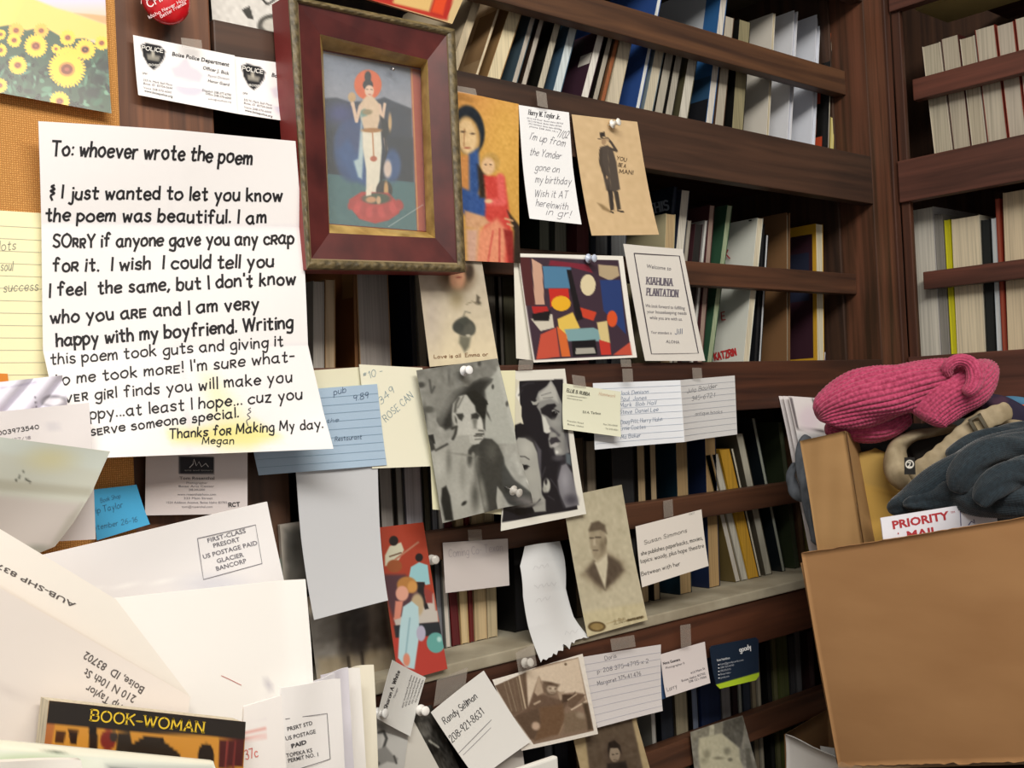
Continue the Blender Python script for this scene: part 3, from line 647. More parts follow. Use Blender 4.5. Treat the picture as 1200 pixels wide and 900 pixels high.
# ---- lined yellow pad sheet
s = Sheet([((-60, 243), (150, 256)), ((-60, 455), (150, 452))], Y=.8345)
s.lines((-50, 262), (140, 272), (-50, 440), (140, 438), 13, .6, 'c9c3ae')
for t, a, b in (('thank you lots', (-60, 298), (20, 292)), ('for your lovely soul', (-60, 319), (16, 317)), ('to your success', (-40, 344), (46, 340))): s.hand(t, a, b, 11, .8, '8a8a80', slant=.2)
s.build('lined_pad_sheet', 'f6efc2', n=(10, 10), label='pale yellow lined sheet with pencil writing behind the marker letter', category='note')
s = Sheet([((-30, 436), (9, 438)), ((-30, 449), (10, 449))], Y=.8325, thick=.006)
s.build('orange_clip', 'd9862c', n=(4, 3), label='orange tag at the far left edge', category='tag')
# ---- red badge
def badge():
    r = thing('round_badge', 'round red button badge with white lettering above the police cards', 'badge'); c = atY(194, -2, .834); V, F = [], []; N = 48
    prof = [(0, .0068), (.006, .0066), (.012, .0058), (.0175, .004), (.0205, .0012), (.021, -.001), (.019, -.002)]
    for rr, d in prof:
        for i in range(N): a = 2*math.pi*i/N; V.append(c + np.array([rr*math.cos(a), -d, rr*math.sin(a)]))
    for k in range(len(prof)-1):
        for i in range(N): V_ = k*N+i, k*N+(i+1) % N, (k+1)*N+(i+1) % N, (k+1)*N+i; F.append(V_[::-1])
    mesh('badge_dome', V, F, plain('c8141f', .25, coat=.6), r, True)
    sh = Sheet([((165, -30), (222, -24)), ((165, 30), (224, 36))], Y=.8272); sh.hand('FRIENDLY', (165, 4), (222, -22), 10, 1.7, 'f2d8da', 0, .1); sh.hand('CHAT', (175, 9), (206, -8), 9, 1.8, 'f6dcdc', 0, .1)
    sh.hand('Idaho Never Had', (175, 22), (219, 0), 4, .8, 'f2d8da', 0, .1); sh.hand('Better Friends', (189, 21), (219, 4), 4, .8, 'f2d8da', 0, .1)
    for (nm, col, rg), (PV, PF) in sh.ink.items():
        uu, vv = sh.inv(PV); mesh('badge_lettering', sh.pos(uu, vv, 0.0), PF, plain(col, rg), r)
badge()
# ---- police cards
def police(ox, oy, k):  # print in the frame of the first card
    q = lambda x, y: (ox+(x-156)*k, oy+(y-41)*k+((x-156)*0.02 if k < 1 else 0))
    S = [('p', [q(165, 53), q(172, 50), q(180, 52), q(188, 54), q(194, 60), q(192, 69), q(186, 77), q(180, 82), q(174, 77), q(168, 66)], '15151a', .8), ('p', [q(172, 63), q(188, 66), q(186, 72), q(173, 70)], '8e8a80', 1.5), ('e', *q(179, 63), 2, 4, 'b9b4a6', 1),
         ('p', [q(200, 80), q(208, 77), q(214, 70), q(219, 68), q(224, 78), q(232, 82), q(238, 88), q(234, 97), q(204, 90)], 'dcd6e0', 3), ('e', *q(221, 104), 17, 9, 'd8d4e2', 3, 8), ('p', [q(203, 94), q(238, 98), q(238, 104), q(204, 101)], 'f4f2f2', 1)]
    return S, q
def police_text(sh, q):
    sh.hand('POLICE', q(166, 58), q(192, 62), 4.5, 1.1, 'f0eee8', 0, .1); sh.hand('BOISE', q(174, 77), q(187, 78), 2.2, .6, 'f0eee8', 0, .1)
    T = lambda t, a, b, h, bo=.0, c='3c3a40': sh.type(t, q(*a), q(*b), h, c, bo)
    T('Boise Police Department', (201, 65), (268, 78), 4.6, .02, '1c1a20'); T('Officer J. Bick', (237, 81), (268, 88), 4.0, .01); T('Patrol Division', (243, 90), (268, 94), 3, 0, '8c8890'); T('Honor Guard', (243, 96), (268, 101), 3.4, .01)
    T('Dispatch 208-377-6790', (236, 107), (270, 113), 2.8); T('Office 208-570-6000', (240, 111), (270, 117), 2.6); T('police@cityofboise.org', (243, 117), (270, 121), 2, 0, '6c6870')
    T('OPW', (166, 87), (172, 88), 2.5); T('333 N. Mark Stall Place', (167, 95), (201, 101), 2.6, 0, '6c6870'); T('Boise, ID  83704-0644', (167, 99), (201, 105), 2.6, 0, '6c6870'); T('Voice 208-570-6000', (167, 104), (200, 110), 2.4, 0, '6c6870'); T('www.boisepolice.org', (168, 108), (201, 115), 2.8, .01)
for i, (rows, o, k, yy) in enumerate((([((274, 66), (395, 83)), ((277, 134), (396, 152))], (274, 65.5), .97, .8475), ([((156, 41), (275, 65)), ((161, 112), (277, 134))], (156, 41), 1.0, .8455))):
    s = Sheet(rows, Y=yy, warp=curl(.002)); S, q = police(*o, k); police_text(s, q)
    s.build('business_card', 'f4f1f0', S, n=(70, 40), label=('police business card partly hidden behind the red picture frame', 'police business card with black shield logo, taped left of its twin')[i], category='business card', group=NOTE)
s = Sheet([((244, -40), (345, -18)), ((250, 36), (340, 56))], Y=.884)
s.build('magazine_clipping', 'd6d2cc', [('T', 140, 0, 6), ('p', [(600, -80), (1100, -80), (1100, 180), (700, 90), (600, 60)], 'd6d2cc'), ('p', [(860, 70), (915, 40), (945, 140), (900, 125)], '33322e', 4), ('e', 1080, 180, 110, 80, '4c4a45', 8), ('e', 1075, 175, 70, 48, 'c6c2b8', 8), ('l', [(1000, -10), (1040, 30), (1090, 0)], 16, '2a2826', 3), ('n', .03, 2)], n=(50, 40), rough=.3, label='black and white clipping behind the rail above the police cards', category='clipping')
# ---- hanging row under the deep beam
s = Sheet([((533, 106), (608, 122)), ((541, 306), (607, 309))], Y=sp(2), warp=curl(.004))
M_ = [('T', 520, 100, 4.09), ('S', 1.5), ('gy', 0, 'c98f4e', 400, 'c99a4a'), ('e', 300, 250, 90, 200, 'd3a452', 60), ('e', 120, 215, 75, 120, '16202a', 5, -8), ('e', 118, 245, 55, 95, 'b08a52', 6, -8), ('e', 112, 245, 46, 86, 'd9bb8c', 8, -8), ('l', [(100, 210), (96, 290)], 5, 'a4764c', 3), ('e', 92, 222, 10, 4, '3a2a20', 3), ('e', 138, 232, 10, 4, '3a2a20', 3), ('e', 112, 300, 13, 4, '9a4a38', 3),
  ('p', [(70, 340), (160, 330), (170, 560), (100, 620), (70, 600)], 'c7884c', 8), ('p', [(120, 330), (165, 300), (175, 480), (150, 560), (120, 520)], '2f4f86', 8), ('p', [(60, 480), (200, 540), (215, 640), (100, 620), (60, 600)], '31518c', 8), ('p', [(160, 380), (200, 420), (200, 540), (170, 540)], '2a2018', 8),
  ('p', [(190, 430), (290, 440), (305, 560), (320, 720), (330, 860), (150, 860), (190, 660), (200, 540)], 'c3423a', 7), ('p', [(160, 700), (250, 640), (300, 700), (280, 860), (140, 860)], 'd98c6c', 12), ('p', [(280, 690), (325, 700), (330, 860), (300, 860)], '8a2824', 6), ('l', [(230, 700), (200, 850)], 8, 'c2584c', 4), ('l', [(262, 690), (255, 850)], 8, 'b0443c', 4),
  ('e', 222, 372, 46, 50, 'b8924e', 6), ('e', 212, 388, 32, 42, 'd8b48c', 6), ('e', 200, 380, 5, 3, '3a2a20', 2), ('e', 224, 380, 5, 3, '3a2a20', 2), ('l', [(270, 440), (280, 560), (215, 560)], 34, 'd8605a', 8), ('e', 212, 556, 18, 10, 'd8b48c', 4), ('p', [(95, 600), (190, 630), (215, 660), (160, 690), (100, 680)], 'c99a74', 6), ('p', [(100, 690), (160, 690), (145, 860), (100, 860)], 'c8a08c', 10),
  ('p', [(300, 600), (409, 740), (409, 900), (320, 900), (330, 700)], '2a2018', 6), ('l', [(290, 640), (325, 650)], 9, 'c99a74', 3), ('l', [(300, 665), (325, 675)], 9, 'c99a74', 3), ('n', .02, 2)]
s.build('painting_card', 'c99a4a', M_, n=(60, 150), rough=.35, label='gold postcard of a robed woman holding a child beside the frame', category='postcard', group=NOTE)
s = Sheet([((608, 123), (666, 132)), ((612, 190), (670, 195)), ((617, 257), (677, 264))], Y=sp(3), warp=curl(.005, .001))
s.hand('Harry W. Taylor Jr.', (619, 134), (656, 140), 5.5, .7, '35333a', 0, .1, True)
for k in range(4): s.type('3012 Hill Road  Boise Idaho 83703' if k < 3 else 'phone 208-344-1511', (617+k, 139+k*3.2), (659-k*2, 146+k*3.2), 1.8, '7a7880')
for t, a, b in (('7/02', (652, 160), (665, 163)), ("I'm up from", (620, 163), (662, 172)), ('the Yonder', (620, 181), (657, 187)), ('gone on', (626, 199), (655, 203)), ('my birthday', (626, 214), (668, 217)), ('Wish it @T'.replace('@', 'A'), (624, 231), (664, 233)), ('hereinwith', (625, 242), (663, 247)), ('in gr!', (636, 252), (666, 256))): s.hand(t, a, b, 8.5, .8, '6f6e76', .25, .6)
s.build('personal_note', 'ecedef', n=(14, 30), label='narrow white note with printed letterhead and pencil handwriting', category='note', group=NOTE)
s = Sheet([((670, 134), (746, 143)), ((689, 277), (767, 276))], Y=sp(2), warp=curl(.006, .001, 0, 0))
Hh = [('T', 600, 110, 5), ('n', .012, 4), ('p', [(490, 640), (520, 650), (570, 690), (560, 698), (520, 680)], '8c7450', 8), ('p', [(512, 228), (542, 222), (545, 250), (518, 256)], '2c241e', 3), ('l', [(506, 264), (552, 258)], 6, '2c241e', 2), ('e', 537, 280, 14, 20, 'a08464', 3), ('p', [(515, 312), (560, 300), (590, 330), (610, 400), (628, 560), (600, 575), (548, 568), (530, 470), (512, 400)], '4a4038', 4),
   ('l', [(520, 330), (518, 400), (545, 490)], 20, '423830', 3), ('l', [(575, 320), (612, 335), (580, 285), (560, 262)], 14, '423830', 3), ('e', 560, 270, 9, 8, 'b09474', 2), ('e', 550, 490, 8, 10, 'b09474', 2), ('p', [(555, 565), (585, 568), (588, 680), (566, 690)], '342c26', 3), ('p', [(590, 570), (616, 572), (628, 680), (606, 684)], '3a322a', 3), ('l', [(568, 694), (580, 698)], 9, '241e1a', 2), ('l', [(608, 688), (640, 694)], 9, '241e1a', 2), ('l', [(545, 480), (590, 692)], 3, '2c241e', 1.5), ('l', [(560, 330), (575, 560)], 3, '6a5c4c', 2)]
s.hand('YOU', (722, 187), (734, 190), 4.2, 1.0, '5e4c38', 0, .1); s.hand('BE A', (724, 195), (733, 197), 4, 1.0, '5e4c38', 0, .1); s.hand('MAN!', (725, 203), (742, 205), 4.6, 1.1, '5e4c38', 0, .1)
s.build('tan_postcard', 'cdb188', Hh, n=(70, 110), label='tan postcard of a man in a top hat and long coat', category='postcard', group=NOTE)
# ---- abstract card (plain generic blocks of the same colours), card behind, plantation card
s = Sheet([((602, 298), (640, 300)), ((605, 420), (640, 424))], Y=sp(1)); s.build('folded_card_back', 'e2ded2', n=(6, 6), label='white back leaf showing left of the colourful abstract card', category='card', group=NOTE)
s = Sheet([((607, 297), (730, 300)), ((624, 425), (745, 419))], Y=sp(3), warp=curl(.002))
A_ = [('T', 595, 280, 5), ('p', [(68, 105), (648, 125), (722, 682), (150, 712)], '40303c', 2), ('p', [(68, 105), (130, 108), (160, 390), (105, 390)], '50282a', 3), ('p', [(140, 115), (200, 150), (215, 385), (160, 385)], 'c8a08a', 2), ('p', [(205, 160), (370, 165), (370, 290), (215, 290)], '4f7ea0', 3), ('p', [(250, 125), (470, 150), (500, 200), (370, 165), (240, 155)], '7c2838', 4),
  ('p', [(530, 150), (645, 160), (655, 215), (600, 245), (535, 215)], 'b5a283', 3), ('p', [(540, 240), (660, 240), (690, 560), (560, 420)], '2b3f74', 4), ('p', [(240, 290), (355, 290), (360, 350), (250, 400)], 'c23028', 3), ('e', 312, 378, 56, 44, 'e8b02c', 2), ('e', 470, 270, 44, 62, 'ddd0ab', 2), ('p', [(420, 400), (520, 430), (500, 480), (440, 460)], 'c8442e', 3),
  ('p', [(140, 395), (230, 395), (240, 430), (150, 440)], 'b02c2a', 3), ('p', [(135, 470), (260, 440), (270, 520), (190, 540)], 'cfc8b8', 3), ('p', [(290, 470), (380, 430), (420, 520), (340, 590), (300, 540)], 'e2c05a', 4), ('p', [(330, 530), (500, 520), (590, 560), (560, 600), (350, 600)], '7ea3a8', 4), ('p', [(520, 490), (580, 480), (595, 610), (540, 600)], 'd8c48a', 4), ('e', 610, 468, 30, 48, 'd8562c', 3),
  ('p', [(190, 560), (280, 520), (300, 690), (160, 708)], 'c4523f', 3), ('p', [(285, 510), (340, 560), (360, 690), (310, 690)], 'd46a34', 3), ('p', [(370, 600), (510, 590), (520, 680), (375, 690)], '17161a', 3), ('p', [(395, 640), (500, 636), (510, 670), (390, 676)], 'a9a69c', 3), ('p', [(530, 590), (595, 610), (600, 680), (540, 680)], 'c23a30', 3), ('p', [(610, 680), (712, 605), (722, 682)], 'c4523f', 3), ('p', [(140, 440), (250, 420), (240, 480), (150, 480)], '1d191c', 3), ('p', [(345, 180), (372, 182), (440, 470), (400, 480)], '1b181c', 3)]
s.build('abstract_card', 'efece4', A_, n=(110, 110), rough=.35, label='colourful abstract still-life card with white border', category='card', group=NOTE)
s = Sheet([((729, 286), (800, 292)), ((753, 423), (825, 423))], Y=sp(2), warp=curl(.002, 0, .002))
s.stroke([(742, 297), (796, 300), (817, 414), (761, 415), (742, 297)], 1.1, '3c3440', 'border_line')
s.type('Welcome to', (757, 314), (786, 317), 4.5, '5a5660'); s.hand('KIAHUNA', (757, 333), (789, 335), 8, 1.5, '6a6470', 0, .1, True); s.hand('PLANTATION', (757, 346), (795, 348), 8, 1.4, '6a6470', 0, .1, True)
for t, a, b in (('We look forward to fulfilling', (755, 360), (802, 363)), ('your housekeeping needs', (757, 367), (804, 369)), ('while you are with us.', (760, 374), (799, 376))): s.type(t, a, b, 4.0, '55505c')
s.type('Your attendant is', (761, 391), (786, 392), 3.4, '6a6670'); s.hand('Jill', (790, 392), (800, 391), 6, .9, '4a5a7a'); s.type('ALOHA', (779, 402), (795, 403), 3.8, '55505c')
s.build('welcome_card', 'ddd9d2', n=(12, 12), label='white welcome card with thin dark border and serif print', category='card', group=NOTE)
# ---- under the frame: rose card
s = Sheet([((484, 280), (559, 281)), ((490, 318), (565, 309)), ((503, 430), (583, 422))], Y=.846, warp=curl(.001))
W_ = [('T', 480, 300, 6), ('S', 1.5), ('gy', 100, 'b5aa98', 700, 'ded0b0'), ('e', 150, 420, 60, 200, 'b9ad9e', 60), ('e', 330, 150, 110, 95, '6a5238', 40), ('e', 420, 110, 30, 60, '3a2c20', 12), ('e', 335, 150, 56, 90, 'c89474', 12), ('e', 345, 150, 18, 6, '8a3c30', 4), ('e', 335, 90, 50, 20, '8a6444', 14), ('e', 330, 300, 40, 60, 'a39474', 30), ('e', 385, 500, 78, 64, '4c4c44', 6, 20), ('e', 340, 500, 40, 40, '3c3e38', 8), ('e', 420, 520, 40, 42, '55554c', 8), ('e', 385, 455, 30, 30, '44463e', 8),
  ('p', [(350, 560), (430, 570), (415, 640), (385, 680), (345, 610)], '6e6c5c', 10), ('l', [(375, 430), (390, 390), (425, 400)], 8, '7c7868', 5), ('e', 480, 330, 20, 12, '4a4438', 5), ('l', [(400, 340), (440, 320), (500, 345)], 7, '8a8068', 4), ('p', [(470, 270), (495, 290), (485, 330), (468, 320)], '5e5648', 5), ('e', 410, 560, 16, 8, 'b8b2a0', 3), ('n', .012, 3)]
s.hand('Love is all  Emma or', (508, 420), (572, 417), 4, 1.1, '8a6a4c', 0, .5)
s.build('rose_postcard', 'd2c6ac', W_, n=(60, 90), rough=.5, label='cream postcard with faded face and dark rose, below the frame', category='postcard', group=NOTE)
# ---- cream sheets and blue card
s = Sheet([((352, 435), (424, 430)), ((360, 549), (430, 548))], Y=sp(0)); s.build('cream_sheet', 'e3dfc4', n=(8, 8), label='cream sheet behind the blue index card', category='note', group=NOTE)
s = Sheet([((421, 427), (495, 431)), ((434, 549), (511, 546))], Y=sp(2), warp=curl(.003))
for t, a, b in (('#10 -', (427, 446), (450, 437)), ('349', (446, 474), (464, 458)), ('ROSE CAN', (452, 495), (485, 464))): s.hand(t, a, b, 8, .8, '7c94a0', .2, .8)
s.build('cream_note', 'e9e6d0', n=(12, 12), label='cream note with slanted blue pen writing left of the cowboy photo', category='note', group=NOTE)
s = Sheet([((284, 462), (442, 450)), ((302, 557), (452, 545))], Y=sp(3.2), warp=curl(.002))
s.lines((290, 473), (443, 461), (302, 548), (451, 537), 9, .55, '87a2b8'); s.hand('pub', (391, 463), (407, 459), 7, .9, '4a5c78', .2, .5); s.hand('9.89', (414, 470), (433, 466), 7, .9, '4a5c78', .2, .5); s.hand('in the', (372, 497), (398, 494), 5, .7, '5c7088', .2, .5); s.hand('Restaurant', (392, 517), (424, 514), 5, .8, '44566e', .2, .4)
s.build('blue_index_card', 'a9c0d6', n=(14, 10), label='pale blue lined index card right under the marker letter', category='index card', group=NOTE)
# ---- card with black logo, blue note, plain sheet, small tin
s = Sheet([((171, 526), (290, 529)), ((170, 604), (290, 602))], Y=.8425)
s.type('Tom Rosenthal', (210, 562), (251, 562), 3.6, '4a4648', .01)
for t, y, a, b in (('Photographer', 567, 218, 243), ('Boise Arts Center', 571, 209, 251), ('208-344-0000', 575, 221, 240), ('www.rosenthalphoto.com', 580.5, 208, 253), ('333 Main Street', 585, 215, 249), ('1524 Addison Avenue, Boise Idaho 83702', 590, 194, 266), ('tom@rosenthal.com', 595, 213, 249)): s.type(t, (a, y), (b, y), 2.6, '77737a')
s.hand('RCT', (268, 594), (282, 593), 4.5, 1.5, '2a282a', 0, .1); s.stroke([(222, 548), (226, 544), (227, 538), (230, 546), (233, 541), (236, 547), (241, 543), (244, 547)], .8, 'd8d6d4', 'logo_line'); s.type('arts and letters', (216, 552), (249, 552), 2, 'a09c98')
s.build('business_card', 'd8cfce', [('p', [(210, 535), (251, 535), (251, 555), (210, 555)], '22222a', .6)], n=(60, 36), label='business card with small black logo box below the letter', category='business card', group=NOTE)
s = Sheet([((108, 574), (160, 568)), ((112, 633), (174, 614))], Y=.833, warp=curl(.003)); s.hand('Trip Taylor', (104, 604), (145, 594), 7, .8, '23506e', .15, .4); s.hand('September 26-16', (100, 623), (161, 611), 6, .7, '23506e', .15, .4); s.hand('Book Shop', (118, 589), (142, 583), 5, .6, '2f6484', .15, .4)
s.build('blue_note', '3fa0d0', n=(10, 10), label='bright blue note pinned low on the burlap board', category='note', group=NOTE)
s = Sheet([((346, 540), (441, 540)), ((352, 630), (443, 622)), ((361, 725), (446, 702))], Y=sp(2), warp=curl(.010, .002)); s.build('plain_sheet', 'c6c8cc', n=(16, 16), label='plain blank pale grey sheet hanging under the blue card', category='note', group=NOTE)
s = Sheet([((328, 615), (375, 608)), ((333, 690), (378, 690))], Y=.866, thick=.004); s.build('old_photo_plate', 'a39c92', [('p', [(333, 620), (380, 616), (380, 700), (336, 700)], '5f5c56', 6), ('e', 345, 640, 8, 18, '46443f', 8), ('n', .02, 3)], n=(24, 30), rough=.4, label='small grey rounded photo plate between the envelope and blank sheet', category='photo')
s = Sheet([((322, 656), (345, 652)), ((324, 700), (345, 700))], Y=.8705, thick=.001); s.build('teal_booklet', '5f9a8c', n=(4, 4), label='sliver of a teal booklet under the small grey photo plate', category='booklet')
# ---- the two film photographs
def cur(u, v): return .002*v + .014*smooth((np.asarray(u)-.75)/.25)*smooth((np.asarray(v)-.55)/.45)
C_ = [('T', 485, 420, 9), ('gy', 0, '75756f', 900, '9a9a93'), ('n', .035, 5), ('S', 1.5), ('p', [(760, 260), (900, 100), (1000, 300), (1100, 700), (1200, 900), (740, 900), (745, 600), (770, 430), (740, 340)], 'acaea6', 12), ('l', [(890, 100), (960, 400), (1060, 800)], 30, 'babcb4', 20), ('e', 75, 280, 40, 30, '454541', 12), ('l', [(165, 230), (185, 360), (215, 300)], 22, '4c4c48', 10), ('e', 370, 190, 12, 60, '5c5c57', 12), ('e', 155, 540, 60, 36, '55554f', 10), ('e', 690, 55, 18, 28, '484844', 8), ('e', 110, 620, 20, 120, '52524c', 14), ('p', [(140, 810), (200, 800), (220, 900), (160, 900)], '2a2a28', 6), ('e', 830, 300, 14, 26, '4a4a46', 6), ('e', 978, 480, 16, 30, '5a5a55', 6),
  ('p', [(232, 660), (240, 560), (290, 440), (380, 340), (500, 290), (580, 300), (620, 250), (700, 210), (760, 195), (835, 215), (820, 255), (770, 300), (740, 340), (740, 420), (560, 430), (500, 400), (440, 440), (400, 520), (390, 620), (400, 720), (330, 752), (265, 715)], '5c5c57', 8), ('p', [(300, 700), (330, 620), (380, 500), (460, 400), (540, 330), (640, 250), (700, 225), (790, 240), (740, 330), (740, 430), (600, 400), (500, 390), (430, 450), (395, 540), (400, 725), (330, 750)], '2e2e2b', 22), ('e', 310, 480, 60, 110, '7e7e78', 50, 35), ('l', [(250, 600), (300, 450), (400, 340), (520, 280)], 20, '888881', 22),
  ('p', [(400, 600), (410, 480), (470, 400), (560, 380), (640, 440), (700, 560), (735, 700), (725, 780), (720, 830), (690, 880), (660, 900), (440, 900), (450, 740), (410, 660)], 'b6b6ae', 8), ('p', [(545, 370), (640, 330), (740, 420), (770, 450), (760, 560), (740, 680), (715, 640), (690, 600), (650, 560), (640, 500), (600, 450)], '23231f', 9), ('l', [(470, 420), (440, 480), (430, 560)], 26, '4a4a45', 12), ('l', [(520, 400), (460, 520)], 14, '6a6a64', 8), ('p', [(440, 585), (510, 580), (525, 610), (500, 660), (470, 640)], '3a3a36', 9), ('e', 425, 645, 22, 52, 'a2a29a', 6, -12), ('e', 440, 650, 9, 34, '4c4c47', 5, -12), ('l', [(400, 740), (445, 720), (430, 800), (405, 850)], 26, '34342f', 10),
  ('p', [(600, 590), (655, 570), (690, 600), (680, 640), (600, 640)], '33332f', 9), ('p', [(610, 640), (660, 640), (650, 740), (620, 740)], '66665f', 14), ('p', [(680, 620), (700, 640), (735, 720), (715, 745), (675, 740), (660, 720)], 'c6c6be', 7), ('p', [(715, 640), (745, 640), (748, 760), (728, 740)], '4a4a45', 8), ('l', [(680, 760), (722, 765)], 16, '5a5a54', 7), ('l', [(650, 800), (725, 800)], 18, '3c3c37', 6), ('l', [(640, 850), (690, 860)], 12, '56564f', 7), ('e', 575, 760, 50, 80, 'bcbcb4', 40), ('e', 775, 590, 10, 50, '4a4a45', 8, -25), ('l', [(745, 450), (770, 480)], 20, '2a2a26', 6),
  ('T', 500, 510, 9), ('p', [(-20, 300), (60, 190), (210, 110), (300, 60), (310, 0), (500, 0), (480, 90), (430, 160), (420, 240), (500, 260), (560, 600), (640, 830), (200, 950), (140, 700), (60, 400)], 'a2a29a', 10), ('p', [(0, 0), (70, 90), (85, 150), (40, 170), (10, 60)], '3a3a36', 8), ('l', [(90, 160), (210, 95)], 22, '3a3a36', 9), ('p', [(560, 60), (600, 30), (680, 40), (750, 110), (800, 230), (810, 310), (880, 470), (1010, 620), (1090, 700), (1050, 790), (900, 760), (840, 720), (780, 600), (735, 540), (720, 680), (740, 780), (600, 830), (560, 640), (520, 400), (530, 220), (440, 260), (430, 160), (470, 110)], '3c3c38', 9),
  ('p', [(440, 0), (590, 0), (580, 40), (545, 90), (500, 100), (450, 80)], 'b4b4ac', 7), ('l', [(505, 45), (570, 40)], 10, '5a5a54', 6), ('l', [(498, 8), (575, 8)], 14, '4a4a44', 6), ('e', 482, 215, 18, 34, '9a9a92', 8), ('e', 445, 260, 26, 60, '4a4a45', 16), ('e', 380, 205, 110, 10, '85857d', 9, 8), ('e', 225, 270, 22, 90, '6c6c65', 24), ('e', 120, 330, 50, 110, 'b4b4ac', 34), ('e', 330, 620, 90, 150, 'adada5', 60), ('e', 370, 420, 26, 110, '8a8a82', 26), ('e', 500, 640, 38, 130, '55554f', 28), ('e', 575, 560, 26, 100, '7e7e76', 20, -10), ('e', 600, 720, 26, 80, '8a8a82', 22, -10), ('p', [(150, 560), (195, 530), (235, 640), (270, 900), (180, 900), (140, 700)], '22221f', 10), ('e', 382, 718, 32, 18, '2c2c28', 7, -40), ('e', 680, 170, 50, 80, '55554f', 40), ('e', 520, 330, 26, 120, '5c5c56', 20), ('p', [(735, 550), (790, 640), (850, 750), (740, 790), (725, 700)], 'a8a8a0', 7),
  ('e', 950, 690, 80, 40, '6a6664', 30, 20), ('p', [(980, 480), (1010, 470), (1060, 600), (1040, 640), (1000, 560)], 'e6e6de', 10), ('e', 1035, 540, 16, 14, '3a3a36', 5), ('n', .01, 2)]
s = Sheet([((488, 434), (583, 420)), ((503, 520), (602, 500)), ((517, 613), (612, 589))], Y=sp(7), warp=cur)
s.build('cowboy_photo', '8a8a84', C_, n=(100, 160), rough=.28, label='black and white photo of a shirtless man in a cowboy hat', category='photo', group=NOTE)
s = Sheet([((500, 436), (604, 434)), ((507, 597), (602, 604))], Y=sp(5), warp=curl(.0)); s.build('cream_backing_sheet', 'e6e2bf', n=(8, 8), label='cream sheet showing behind the edges of the cowboy photo', category='note', group=NOTE)
